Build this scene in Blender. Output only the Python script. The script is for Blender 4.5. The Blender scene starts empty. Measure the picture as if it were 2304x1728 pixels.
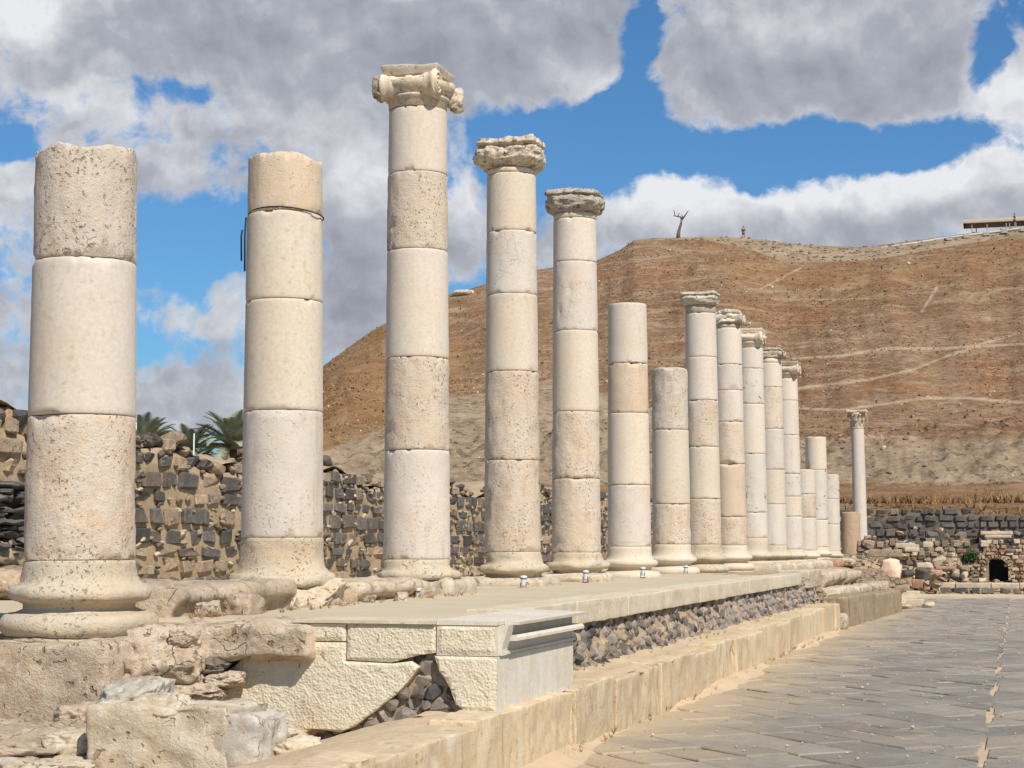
import bpy, bmesh, math, random
import numpy as np
from mathutils import Vector, Matrix, Euler
R = math.radians
rng = random.Random(7)
S = bpy.context.scene
COL = S.collection

# ------------------------------------------------------------------ camera
PITCH, YAW = R(5.3176), R(16.3085)
cam = bpy.data.cameras.new('camera')
cam.lens = 60.9375; cam.sensor_width = 36.0; cam.clip_start = 0.2; cam.clip_end = 9000
camo = bpy.data.objects.new('camera', cam); COL.objects.link(camo)
camo.location = (0, 0, 1.6)
camo.rotation_euler = Euler((math.pi/2 + PITCH, 0, YAW), 'XYZ')
S.camera = camo

# ------------------------------------------------------------------ sun, exposure
SUN_EL, SUN_AZ = R(47), R(135)          # azimuth clockwise from +Y
sd = Vector((math.sin(SUN_AZ)*math.cos(SUN_EL), math.cos(SUN_AZ)*math.cos(SUN_EL), math.sin(SUN_EL)))
sun = bpy.data.lights.new('sun', 'SUN'); sun.energy = 5.0; sun.angle = R(0.53); sun.color = (1, .94, .84)
suno = bpy.data.objects.new('sun', sun); COL.objects.link(suno)
suno.location = (20, -20, 60); suno.rotation_euler = sd.to_track_quat('Z', 'Y').to_euler()
S.view_settings.view_transform = 'Standard'; S.view_settings.look = 'None'
S.view_settings.exposure = 0.0; S.view_settings.gamma = 1.0
S.view_settings.use_curve_mapping = False
S.render.engine = 'CYCLES'
S.cycles.max_bounces = 5

# ------------------------------------------------------------------ node helper
class NT:
    def __init__(s, tree):
        s.t = tree; s.n = tree.nodes; s.l = tree.links
    def new(s, typ, **kw):
        nd = s.n.new(typ)
        for k, v in kw.items(): setattr(nd, k, v)
        return nd
    def put(s, sock, v):
        if v is None: return
        if isinstance(v, bpy.types.NodeSocket): s.l.new(v, sock)
        elif isinstance(v, (tuple, list)):
            v = tuple(v)
            if sock.type == 'RGBA' and len(v) == 3: v = v + (1,)
            sock.default_value = v
        else: sock.default_value = v
    def math(s, op, a, b=None, c=None, clamp=False):
        nd = s.new('ShaderNodeMath', operation=op, use_clamp=clamp)
        s.put(nd.inputs[0], a); s.put(nd.inputs[1], b); s.put(nd.inputs[2], c)
        return nd.outputs[0]
    def vmath(s, op, a, b=None, scale=None):
        nd = s.new('ShaderNodeVectorMath', operation=op)
        s.put(nd.inputs[0], a); s.put(nd.inputs[1], b)
        if scale is not None: s.put(nd.inputs['Scale'], scale)
        return nd.outputs['Value'] if op in ('LENGTH', 'DOT_PRODUCT', 'DISTANCE') else nd.outputs[0]
    def noise(s, vec, scale, detail=4, rough=.55, dist=0, col=False):
        nd = s.new('ShaderNodeTexNoise'); s.put(nd.inputs['Vector'], vec)
        nd.inputs['Scale'].default_value = scale; nd.inputs['Detail'].default_value = detail
        nd.inputs['Roughness'].default_value = rough; nd.inputs['Distortion'].default_value = dist
        return nd.outputs['Color' if col else 'Fac']
    def vor(s, vec, scale, feature='F1', out='Distance', rand=1):
        nd = s.new('ShaderNodeTexVoronoi', feature=feature); s.put(nd.inputs['Vector'], vec)
        nd.inputs['Scale'].default_value = scale; nd.inputs['Randomness'].default_value = rand
        return nd.outputs[out]
    def mix(s, f, a, b, mode='MIX'):
        nd = s.new('ShaderNodeMix', data_type='RGBA', blend_type=mode)
        s.put(nd.inputs[0], f); s.put(nd.inputs[6], a); s.put(nd.inputs[7], b)
        return nd.outputs[2]
    def mixf(s, f, a, b):
        nd = s.new('ShaderNodeMix', data_type='FLOAT')
        s.put(nd.inputs[0], f); s.put(nd.inputs[2], a); s.put(nd.inputs[3], b)
        return nd.outputs[0]
    def step(s, v, lo, hi, a=0, b=1, smooth=True):
        nd = s.new('ShaderNodeMapRange', interpolation_type='SMOOTHSTEP' if smooth else 'LINEAR', clamp=True)
        s.put(nd.inputs[0], v); s.put(nd.inputs[1], lo); s.put(nd.inputs[2], hi)
        s.put(nd.inputs[3], a); s.put(nd.inputs[4], b)
        return nd.outputs[0]
    def bump(s, h, strength, dist, prev=None):
        nd = s.new('ShaderNodeBump'); nd.inputs['Strength'].default_value = strength
        nd.inputs['Distance'].default_value = dist
        s.put(nd.inputs['Height'], h)
        if prev is not None: s.l.new(prev, nd.inputs['Normal'])
        return nd.outputs[0]

# ------------------------------------------------------------------ sky
world = bpy.data.worlds.new('World'); S.world = world; world.use_nodes = True
w = NT(world.node_tree); w.n.clear()
SKY = 0.1
sky = w.new('ShaderNodeTexSky', sky_type='NISHITA', sun_disc=False)
sky.sun_elevation = SUN_EL; sky.sun_rotation = SUN_AZ; sky.air_density = 1.0; sky.dust_density = .6; sky.ozone_density = 2.0
tc = w.new('ShaderNodeTexCoord').outputs['Generated']
sep = w.new('ShaderNodeSeparateXYZ'); w.l.new(tc, sep.inputs[0])
az = w.math('ARCTAN2', sep.outputs[0], sep.outputs[1])
el = w.math('ARCSINE', sep.outputs[2])
uu = w.math('MULTIPLY', w.math('ADD', az, YAW), 3.9)     # ~ one unit per 15 degrees
vv = w.math('MULTIPLY', el, 3.9)
cmb = w.new('ShaderNodeCombineXYZ'); w.put(cmb.inputs[0], uu); w.put(cmb.inputs[1], vv)
UV = cmb.outputs[0]
warp = w.noise(UV, 2.2, 5, .6, col=True)
UVw = w.vmath('ADD', UV, w.vmath('SCALE', w.vmath('SUBTRACT', warp, (.5, .5, .5)), None, .17))
# cloud banks where they stand in this sky: (u, v, half width, half height, amount)
def P(x, y, rx, ry, a):                       # photo-size units -> angles in sky units
    k = 1e-3
    return ((x-1152)*k, (1227-y)*k, rx*k, ry*k, a)
banks = [P(600,110,800,150,1.1), P(1120,150,290,120,.9), P(1860,120,330,130,1.1), P(1660,215,150,75,.6), P(2010,220,160,90,.6),
         P(2110,480,330,105,1.2), P(1500,480,170,90,1.15), P(1760,530,180,75,.9), P(790,430,120,120,.9), P(1040,490,80,130,.9), P(1260,560,120,70,.5),
         P(350,420,170,80,.9), P(20,480,90,100,.8), P(390,750,170,60,.6), P(420,910,230,85,1.0), P(780,660,110,170,1.0),
         P(20,780,100,140,.7), P(2270,270,80,60,.9), P(640,250,240,80,.6), P(200,270,200,90,.35), P(520,660,50,30,.6),
         P(1455,70,34,70,-1.2), P(1420,180,45,80,-1.0), P(1400,240,120,55,-1.1), P(1240,350,150,65,-1.5), P(1700,345,260,48,-1.5), P(2010,335,170,42,-1.3),
         P(2210,170,40,70,-1.2), P(2120,60,200,90,.5), P(2080,230,90,60,.5), P(430,560,100,80,-1.45), P(30,370,60,35,-1.0), P(400,225,90,28,-1.1), P(290,330,70,25,-.5), P(90,330,60,40,-.4), P(350,770,60,25,-.5), P(1130,290,120,35,-.8),
         P(1672,432,36,34,-.8), P(330,800,80,30,-.6), P(500,790,60,40,-.5), P(350,650,120,40,.35), P(1320,410,80,40,-.8), P(2270,20,60,60,-.5)]
def blobs(lst, uvec):
    tot = None
    for (u, v, rx, ry, a) in lst:
        d = w.vmath('MULTIPLY', w.vmath('SUBTRACT', uvec, (u, v, 0)), (1/rx, 1/ry, 0))
        r2 = w.vmath('DOT_PRODUCT', d, d)
        g = w.math('MULTIPLY', w.math('EXPONENT', w.math('MULTIPLY', r2, -.8)), a)
        tot = g if tot is None else w.math('ADD', tot, g)
    return tot
field = blobs(banks, UVw)
n1 = w.noise(UVw, 4.2, 9, .56); n1b = w.noise(UVw, 13., 9, .6)
dens = w.math('ADD', w.math('ADD', field, w.math('ADD', w.math('MULTIPLY', w.math('SUBTRACT', n1, .5), 2.2), w.math('MULTIPLY', w.math('SUBTRACT', n1b, .5), 2.1))), -.12)
alpha = w.step(dens, -.12, .55)
# light and shade on the clouds: slope of the same noise towards the sun side
UVo = w.vmath('ADD', UVw, (.030, .060, 0))
nA = w.noise(UVw, 3.4, 5, .55); n2 = w.noise(UVo, 3.4, 5, .55)
nC = w.noise(UVw, 11., 7, .6); nD = w.noise(w.vmath('ADD', UVw, (.012, .025, 0)), 11., 7, .6)
relief = w.math('ADD', w.math('MULTIPLY', w.math('SUBTRACT', nA, n2), 1.5), w.math('MULTIPLY', w.math('SUBTRACT', nC, nD), .55))
bright = [P(2120,410,330,70,.70), P(1500,430,160,70,.70), P(1760,460,140,55,.5), P(60,75,110,60,.5), P(800,390,110,80,.45), P(1040,430,60,90,.35), P(30,430,80,60,.35),
          P(190,250,90,45,.35), P(640,250,150,40,.3), P(1900,60,260,60,.28), P(1330,170,110,40,.3), P(2270,260,80,70,.5), P(420,880,140,40,.3), P(30,40,140,40,.2),
          P(1050,110,420,90,-.16), P(780,690,110,120,-.20), P(350,330,200,60,.15), P(60,560,90,120,.2), P(330,740,160,40,.25), P(450,60,260,50,-.12), P(1850,210,250,60,-.12), P(2000,520,300,35,-.12), P(1500,530,200,30,-.1)]
bf = blobs(bright, UVw)
edge = w.step(dens, .1, 1.0, .16, -.06)
lum = w.math('ADD', w.math('ADD', w.math('ADD', bf, relief), edge), .40, clamp=True)
cr = w.new('ShaderNodeValToRGB'); w.put(cr.inputs[0], lum)
e = cr.color_ramp.elements
e[0].position = 0.0; e[0].color = (.30, .315, .365, 1)
e[1].position = 1.0; e[1].color = (.84, .85, .87, 1)
x = e.new(.38); x.color = (.43, .445, .495, 1)
x = e.new(.68); x.color = (.62, .63, .665, 1)
cloud = w.vmath('SCALE', cr.outputs[0], None, 1/SKY)
blue = w.mix(1.0, sky.outputs[0], (.46, .80, 1.08), 'MULTIPLY')
mixc = w.mix(w.math('MULTIPLY', alpha, .97), blue, cloud)
low = w.step(el, -.02, .01)
mixc = w.mix(low, (.3/SKY, .26/SKY, .22/SKY), mixc)
bg = w.new('ShaderNodeBackground'); w.put(bg.inputs[0], mixc); bg.inputs[1].default_value = SKY
wo = w.new('ShaderNodeOutputWorld'); w.l.new(bg.outputs[0], wo.inputs[0])

# ------------------------------------------------------------------ numpy noise
def _h(ix, iy, iz, seed):
    h = (ix.astype(np.int64)*374761393 + iy.astype(np.int64)*668265263 + iz.astype(np.int64)*2147483647 + seed*144269) & 0xffffffff
    h = ((h ^ (h >> 13))*1274126177) & 0xffffffff
    h = ((h ^ (h >> 16))*2246822519) & 0xffffffff
    return ((h ^ (h >> 13)) & 0xffffff)/float(0xffffff)*2 - 1
def vn(p, seed=0):
    f = np.floor(p); d = p - f; d = d*d*(3-2*d); i = f.astype(np.int64)
    out = 0
    for a in (0, 1):
        for b in (0, 1):
            for c in (0, 1):
                wgt = (d[..., 0] if a else 1-d[..., 0])*(d[..., 1] if b else 1-d[..., 1])*(d[..., 2] if c else 1-d[..., 2])
                out = out + wgt*_h(i[..., 0]+a, i[..., 1]+b, i[..., 2]+c, seed)
    return out
def fbm(p, oct=4, seed=0, gain=.5):
    p = np.asarray(p, float); t = 0; a = 1; s = 0
    for o in range(oct):
        t = t + a*vn(p*(2**o) + o*17.3, seed+o); s += a; a *= gain
    return t/s
def ss(x, a, b):
    t = np.clip((x-a)/(b-a), 0, 1); return t*t*(3-2*t)

# ------------------------------------------------------------------ object helpers
def mesh(name, v, f, mats, smooth=False, mi=None):
    me = bpy.data.meshes.new(name)
    v = np.asarray(v, dtype=np.float32)
    me.from_pydata([tuple(q) for q in v.tolist()], [], [list(q) for q in f])
    for m in (mats if isinstance(mats, (list, tuple)) else [mats]): me.materials.append(m)
    if smooth: me.polygons.foreach_set('use_smooth', [True]*len(me.polygons))
    if mi is not None: me.polygons.foreach_set('material_index', mi)
    me.update()
    return me
def link(name, me, parent=None, loc=(0, 0, 0), rot=(0, 0, 0), scale=(1, 1, 1), color=None):
    o = bpy.data.objects.new(name, me); COL.objects.link(o)
    o.location = loc; o.rotation_euler = rot; o.scale = scale
    if parent is not None: o.parent = parent
    if color is not None: o.color = (*color, 1)
    return o
def tag(o, label=None, cat=None, group=None, kind=None):
    if label: o['label'] = label
    if cat: o['category'] = cat
    if group: o['group'] = group
    if kind: o['kind'] = kind
    return o
def empty(name, loc, rot=(0, 0, 0), **kw):
    o = bpy.data.objects.new(name, None); COL.objects.link(o); o.location = loc; o.rotation_euler = rot
    o.empty_display_size = .2
    return tag(o, **kw)
class MB:                                     # collects pieces for ONE mesh
    def __init__(s): s.v = []; s.f = []; s.n = 0
    def add(s, v, f):
        v = np.asarray(v, float); s.v.append(v); s.f += [[i+s.n for i in q] for q in f]; s.n += len(v)
    def mesh(s, name, mat, smooth=False):
        return mesh(name, np.concatenate(s.v), s.f, mat, smooth)
def grid_faces(nu, nv, wrap=False, off=0, flip=False):
    f = []
    for j in range(nv-1):
        for i in range(nu if wrap else nu-1):
            a = j*nu+i; b = j*nu+(i+1) % nu; c = (j+1)*nu+(i+1) % nu; d = (j+1)*nu+i
            q = [a+off, b+off, c+off, d+off]
            f.append(q[::-1] if flip else q)
    return f
def tube(pts, rad, seg=8, cap=True):
    pts = [Vector(p) for p in pts]; v = []; f = []
    if not hasattr(rad, '__len__'): rad = [rad]*len(pts)
    for i, p in enumerate(pts):
        d = (pts[min(i+1, len(pts)-1)]-pts[max(i-1, 0)]).normalized()
        a = d.orthogonal().normalized() if i == 0 else (a - d*a.dot(d)).normalized()
        b = d.cross(a)
        for k in range(seg):
            t = 2*math.pi*k/seg; v.append(p+(a*math.cos(t)+b*math.sin(t))*rad[i])
    f = grid_faces(seg, len(pts), True)
    if cap:
        f.append(list(range(seg))[::-1]); f.append([len(v)-seg+k for k in range(seg)])
    return np.array([tuple(q) for q in v]), f
def box(x0, x1, y0, y1, z0, z1):
    v = [(x, y, z) for z in (z0, z1) for y in (y0, y1) for x in (x0, x1)]
    return np.array(v, float), [[0, 2, 3, 1], [4, 5, 7, 6], [0, 1, 5, 4], [2, 6, 7, 3], [0, 4, 6, 2], [1, 3, 7, 5]]
def rough_box(sx, sy, sz, res=.08, amp=.02, freq=3., seed=0, rnd=.03, face_amp=None):
    """a block: six displaced grid faces with worn, rounded arrises; centred on x,y; base at z=0"""
    ax_ = []
    for s_ in (sx, sy, sz):
        m_ = max(2, min(44, int(round(s_/res)))); e_ = min(.2, max(rnd, .002)/s_)
        ax_.append(np.concatenate([[0, e_*.45], np.linspace(e_, 1-e_, m_+1), [1-e_*.45, 1]]) if rnd > .0015 else np.linspace(0, 1, m_+1))
    n = [len(q) for q in ax_]
    idx = {}; V = []; F = []
    def vid(i, j, k):
        key = (i, j, k)
        if key not in idx:
            idx[key] = len(V); V.append((ax_[0][i], ax_[1][j], ax_[2][k]))
        return idx[key]
    def face(u, v_, fixed, val, flip):
        nu, nv = n[u], n[v_]
        for a in range(nu-1):
            for b in range(nv-1):
                q = []
                for (da, db) in ((0, 0), (1, 0), (1, 1), (0, 1)):
                    c = [0, 0, 0]; c[u] = a+da; c[v_] = b+db; c[fixed] = val; q.append(vid(*c))
                F.append(q[::-1] if flip else q)
    face(0, 1, 2, 0, True); face(0, 1, 2, n[2]-1, False)
    face(0, 2, 1, 0, False); face(0, 2, 1, n[1]-1, True)
    face(1, 2, 0, 0, True); face(1, 2, 0, n[0]-1, False)
    U = np.array(V); half = np.array([sx, sy, sz])/2
    p = (U*2-1)*half
    inner = np.clip(p, -(half-rnd), half-rnd)       # round the arrises
    d = p-inner; L = np.linalg.norm(d, axis=1, keepdims=True)+1e-9
    p = inner + d/L*np.minimum(L, rnd)
    q = p*freq + seed*7.7
    nrm = d/L
    disp = fbm(q, 5, seed)*amp + np.minimum(0, fbm(q*.6+9, 3, seed+5))*amp*1.2
    p = p + nrm*disp[:, None] + np.stack([fbm(q*.5+3, 2, seed+1), fbm(q*.5+31, 2, seed+2), fbm(q*.5+57, 2, seed+3)], 1)*amp*.6
    p[:, 2] += sz/2
    return p, F
def boulder(sx, sy, sz, n=14, amp=.16, freq=1.6, seed=0, sq=.5, ridge=.5):
    """a lump of stone; sq 0 = round, 1 = boxy; centred on x,y; base at z=0"""
    p, F = rough_box(2, 2, 2, 2/n, 0, 1, 0, 0.001)
    p[:, 2] -= 1
    L = np.linalg.norm(p, axis=1, keepdims=True)
    sph = p/L; mixp = sph*(1-sq)*1.08 + p*sq*.92
    q = sph*freq+seed*5.13
    f1 = fbm(q, 5, seed, .55); f2 = 1-np.abs(fbm(q*1.3+4, 4, seed+9))*2
    d = f1*(1-ridge)+(f2-.6)*ridge
    # flat broken facets
    rs = np.random.RandomState(seed)
    for k in range(6):
        nn = rs.normal(size=3); nn /= np.linalg.norm(nn); lim = rs.uniform(.62, .9)
        over = np.maximum(0, (mixp@nn)-lim)
        mixp = mixp - over[:, None]*nn*.8
    mixp = mixp*(1+d[:, None]*amp*1.6)
    mixp = mixp*np.array([sx, sy, sz])/2
    mixp[:, 2] += sz/2
    return mixp, F
def sheet(nx, ny, fn, name, mat, parent=None, smooth=True):
    u, v = np.meshgrid(np.linspace(0, 1, nx), np.linspace(0, 1, ny))
    p = fn(u.ravel(), v.ravel())
    me = mesh(name, p, grid_faces(nx, ny), mat, smooth)
    return link(name, me, parent)

# ------------------------------------------------------------------ materials
def newmat(name, rough=.9, spec=.25):
    m = bpy.data.materials.new(name); m.use_nodes = True
    t = NT(m.node_tree); b = t.n['Principled BSDF']
    b.inputs['Roughness'].default_value = rough; b.inputs['Specular IOR Level'].default_value = spec
    return m, t, b
def stone(name, ca, cb, cc, scale=3., objcol=False, vary=.25, pits=0., pitscale=18., bump=.4, bdist=.02, speck=0., stain=None, streak=0., rough=.9, blotch=.5, cracks=0., speckscale=38):
    m, t, b = newmat(name, rough)
    g = t.new('ShaderNodeNewGeometry'); pos = g.outputs['Position']
    oi = t.new('ShaderNodeObjectInfo')
    off = t.vmath('SCALE', (13.1, 7.7, 5.3), None, oi.outputs['Random'])
    pos = t.vmath('ADD', pos, off)
    big = t.noise(pos, scale, 5, .6, .4); mid = t.noise(pos, scale*4.3, 6, .65); fine = t.noise(pos, scale*22, 5, .7)
    if objcol:
        base = oi.outputs['Color']
        c1 = t.mix(t.step(big, .40, .72), base, t.mix(1., base, ca, 'MULTIPLY'))
        c1 = t.mix(t.math('MULTIPLY', t.step(t.noise(t.vmath('ADD', pos, (5, 9, 2)), scale*.9, 5, .6), .45, .70), blotch), c1, t.mix(1., base, cb, 'MULTIPLY'))
        c1 = t.mix(t.math('MULTIPLY', t.step(mid, .50, .70), .5*blotch), c1, t.mix(1., base, cc, 'MULTIPLY'))
    else:
        c1 = t.mix(t.step(big, .36, .64), ca, cb)
        c1 = t.mix(t.math('MULTIPLY', t.step(mid, .48, .68), .8), c1, cc)
    v = t.math('ADD', t.math('MULTIPLY', t.math('SUBTRACT', oi.outputs['Random'], .5), vary*2), 1)
    if not objcol: c1 = t.vmath('SCALE', c1, None, v)
    gr = t.step(fine, .25, .75, .86, 1.12, False)
    c1 = t.vmath('SCALE', c1, None, gr)
    h = t.math('ADD', t.math('MULTIPLY', mid, .6), t.math('MULTIPLY', fine, .35))
    if streak:
        sp = t.vmath('MULTIPLY', pos, (1, 1, .12))
        st = t.noise(sp, 9, 5, .6)
        c1 = t.mix(t.math('MULTIPLY', t.step(st, .52, .74), streak), c1, t.mix(1., c1, (.60, .52, .44), 'MULTIPLY'))
    if pits:
        pn = t.noise(pos, pitscale, 3, .5); zone = t.step(t.noise(pos, scale*1.1, 3, .5), .40, .60)
        pm = t.math('MULTIPLY', t.step(pn, .60, .67), zone)
        c1 = t.mix(t.math('MULTIPLY', pm, pits), c1, t.mix(1., c1, (.45, .36, .27), 'MULTIPLY'))
        h = t.math('SUBTRACT', h, t.math('MULTIPLY', pm, 1.2*pits))
    if cracks:
        wv = t.vmath('ADD', pos, t.vmath('SCALE', t.noise(pos, 4, 4, .6, col=True), None, .25))
        ed = t.vor(wv, 2.1, 'DISTANCE_TO_EDGE')
        cm = t.math('MULTIPLY', t.step(ed, .0, .012, 1, 0), t.step(t.noise(pos, 1.7, 2), .5, .62))
        c1 = t.mix(t.math('MULTIPLY', cm, cracks), c1, (.20, .14, .09))
        h = t.math('SUBTRACT', h, t.math('MULTIPLY', cm, .5))
    if speck:
        sn = t.noise(pos, speckscale, 3, .6)
        c1 = t.mix(t.math('MULTIPLY', t.math('MULTIPLY', t.step(sn, .57, .64), t.step(mid, .40, .62)), speck), c1, (.12, .105, .085))
    if stain:
        c1 = t.mix(t.math('MULTIPLY', t.step(t.noise(t.vmath('ADD', pos, (3, 1, 8)), scale*1.6, 5, .65), .54, .66), .7), c1, stain)
    t.put(b.inputs['Base Color'], c1)
    nb = t.bump(h, bump, bdist)
    t.l.new(nb, b.inputs['Normal'])
    return m

PINK, GREY, OCH = (1.01, .92, .82), (.93, .95, .97), (.93, .84, .70)
M = {}
M['smooth'] = stone('smooth limestone', (.97, .94, .88), PINK, OCH, 1.3, True, bump=.16, bdist=.006, streak=.16, blotch=.45, pits=.25, pitscale=16)
M['mottled'] = stone('mottled limestone', (.93, .92, .90), PINK, GREY, 2.6, True, bump=.6, bdist=.014, streak=.28, blotch=.7, pits=.35, pitscale=30, cracks=.10, speck=.12)
M['rough'] = stone('rough limestone', (1.0, .90, .80), PINK, OCH, 2.9, True, bump=1., bdist=.026, streak=.30, blotch=.8, pits=.5, pitscale=34, cracks=0., speck=.22)
M['pitted'] = stone('pitted limestone', (.94, .92, .88), GREY, OCH, 2.2, True, bump=.6, bdist=.02, blotch=.6, pits=1., pitscale=9)
M['lichen'] = stone('lichen specked limestone', (.88, .86, .82), PINK, (.75, .72, .66), 3.1, True, bump=.9, bdist=.022, streak=.35, blotch=.8, pits=.6, pitscale=30, speck=.8, cracks=.2)
M['capital'] = stone('weathered capital stone', (.62, .53, .40), (.50, .40, .28), (.68, .60, .48), 4.5, speckscale=15, speck=.8, bump=1., bdist=.03, pits=1., pitscale=13, stain=(.20, .16, .12))
M['capital_clean'] = stone('carved capital stone', (.62, .53, .40), (.54, .42, .29), (.66, .58, .46), 4.0, speck=.22, bump=.6, bdist=.018, pits=.6, pitscale=20)
M['capital_dark'] = stone('dark weathered capital', (.62, .55, .44), (.50, .43, .33), (.66, .59, .48), 5., speckscale=13, speck=.55, bump=1., bdist=.03, pits=1., pitscale=13)
M['mortar'] = stone('dark joint mortar', (.22, .16, .10), (.16, .11, .07), (.26, .19, .12), 6.)
M['rock'] = stone('weathered buff rock', (.66, .52, .37), (.52, .385, .26), (.70, .60, .47), 3.4, speck=.4, stain=(.30, .23, .16), bump=1., bdist=.04, pits=.7, pitscale=14, vary=.12, cracks=.35)
M['rock_pale'] = stone('pale broken limestone', (.66, .55, .40), (.52, .41, .28), (.68, .61, .50), 2.6, speck=.25, bump=.9, bdist=.03, pits=.6, pitscale=16, vary=.10, cracks=.4)
M['rock_grey'] = stone('grey veined limestone', (.52, .46, .37), (.42, .36, .28), (.58, .55, .49), 3.2, bump=.7, bdist=.02, pits=.4, vary=.08, streak=.6, cracks=.7)
M['slab'] = stone('cream walkway slab', (.62, .54, .40), (.57, .46, .31), (.64, .58, .46), 2.2, bump=.5, bdist=.012, pits=.5, pitscale=30, vary=.06)
M['block'] = stone('smooth cut limestone', (.66, .60, .49), (.61, .53, .41), (.69, .64, .54), 2.2, bump=.25, bdist=.006, vary=.02, streak=.22, pits=.25, pitscale=30, speck=.06)
M['kerb'] = stone('kerb limestone', (.62, .49, .31), (.56, .41, .25), (.64, .55, .40), 1.6, bump=.6, bdist=.02, vary=.08, streak=.75, pits=.3)
M['kerb_dark'] = stone('brown stained kerb stone', (.34, .25, .15), (.26, .19, .12), (.42, .33, .22), 2.4, bump=.7, bdist=.02, vary=.08, streak=.8)
M['basalt'] = stone('dark basalt', (.115, .103, .092), (.085, .076, .070), (.165, .145, .120), 3.5, bump=.7, bdist=.012, vary=.42)
M['basalt_warm'] = stone('brownish basalt', (.19, .150, .115), (.13, .105, .085), (.26, .20, .145), 4.5, bump=.8, bdist=.015, vary=.35)
M['wallstone'] = stone('sandy wall stone', (.40, .30, .20), (.29, .21, .14), (.50, .40, .29), 4., bump=1., bdist=.02, vary=.22, pits=.7, speck=.3)
M['rubblestone'] = stone('grey brown rubble basalt', (.25, .21, .17), (.165, .14, .12), (.34, .28, .215), 4., bump=.8, bdist=.015, vary=.40)
M['earth'] = stone('lime mortar and earth', (.46, .34, .21), (.36, .26, .16), (.52, .41, .28), 3., bump=1., bdist=.03, vary=.04, speck=.25)
M['ruin_pink'] = stone('reddish ruin masonry', (.42, .25, .16), (.34, .19, .12), (.47, .32, .22), 4., bump=.8, bdist=.02, vary=.15)
M['ruin_cream'] = stone('cream ruin block', (.60, .49, .35), (.52, .40, .27), (.64, .56, .44), 3., bump=.7, bdist=.02, vary=.14)
M['pinkstone'] = stone('pinkish boulder stone', (.66, .47, .34), (.60, .42, .30), (.70, .54, .41), 2.)
M['metal_white'] = newmat('white painted metal', .45, .5)[0]; M['metal_white'].node_tree.nodes['Principled BSDF'].inputs['Base Color'].default_value = (.62, .64, .62, 1)
M['metal_dark'] = newmat('dark metal', .5, .5)[0]; M['metal_dark'].node_tree.nodes['Principled BSDF'].inputs['Base Color'].default_value = (.035, .033, .03, 1)
M['rod_red'] = newmat('dark red rod', .8, .3)[0]; M['rod_red'].node_tree.nodes['Principled BSDF'].inputs['Base Color'].default_value = (.10, .045, .035, 1)
M['black'] = newmat('black rubber strap', .7, .3)[0]; M['black'].node_tree.nodes['Principled BSDF'].inputs['Base Color'].default_value = (.02, .02, .02, 1)

# hewn, point-chiselled face
def hewn():
    m, t, b = newmat('point chiselled limestone')
    g = t.new('ShaderNodeNewGeometry'); pos = g.outputs['Position']
    big = t.noise(pos, 2.2, 4, .6)
    c = t.mix(t.step(big, .40, .62), (.68, .60, .44), (.66, .57, .41))
    c = t.mix(t.step(t.noise(t.vmath('ADD', pos, (4, 4, 1)), 2.7, 3, .5), .55, .7), c, (.70, .65, .54))
    pk = t.vor(pos, 62, 'SMOOTH_F1'); n = t.noise(pos, 34, 4, .6)
    h = t.math('ADD', t.math('MULTIPLY', pk, .9), n)
    c = t.mix(t.math('MULTIPLY', t.step(h, .72, .40), .30), c, (.40, .30, .19))
    c = t.mix(t.math('MULTIPLY', t.step(t.noise(t.vmath('ADD', pos, (9, 2, 6)), 1.6, 6, .7), .52, .68), .55), c, (.56, .43, .28))
    pt = t.noise(t.vmath('MULTIPLY', pos, (1, 1, .35)), 26, 2, .5)
    c = t.mix(t.math('MULTIPLY', t.step(pt, .70, .73), .7), c, (.22, .16, .10))
    t.put(b.inputs['Base Color'], c); t.l.new(t.bump(h, .8, .010), b.inputs['Normal'])
    return m
M['hewn'] = hewn()

def sand_mat(name, ca, cb, cc, scale=1.5, pebble=.5):
    m, t, b = newmat(name, .95, .15)
    g = t.new('ShaderNodeNewGeometry'); pos = g.outputs['Position']
    c = t.mix(t.step(t.noise(pos, scale, 5, .6), .35, .65), ca, cb)
    c = t.mix(t.math('MULTIPLY', t.step(t.noise(pos, scale*6, 6, .7), .45, .7), .6), c, cc)
    pb = t.noise(pos, 42, 3, .6)
    c = t.mix(t.math('MULTIPLY', t.step(pb, .66, .72), pebble), c, (.22, .17, .12))
    c = t.mix(t.math('MULTIPLY', t.step(pb, .34, .28), pebble), c, (.66, .60, .50))
    h = t.math('ADD', t.noise(pos, 9, 6, .65), t.math('MULTIPLY', t.noise(pos, 60, 4, .6), .35))
    t.put(b.inputs['Base Color'], c); t.l.new(t.bump(h, .7, .03), b.inputs['Normal'])
    return m
M['sand'] = sand_mat('dusty sand', (.58, .44, .285), (.52, .38, .24), (.62, .49, .34))
M['sand_pale'] = sand_mat('pale trodden lime floor', (.56, .475, .335), (.53, .43, .285), (.59, .51, .38), .9, .15)
M['ground'] = sand_mat('dry ground', (.34, .24, .14), (.27, .17, .09), (.40, .31, .20), .2)

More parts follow.
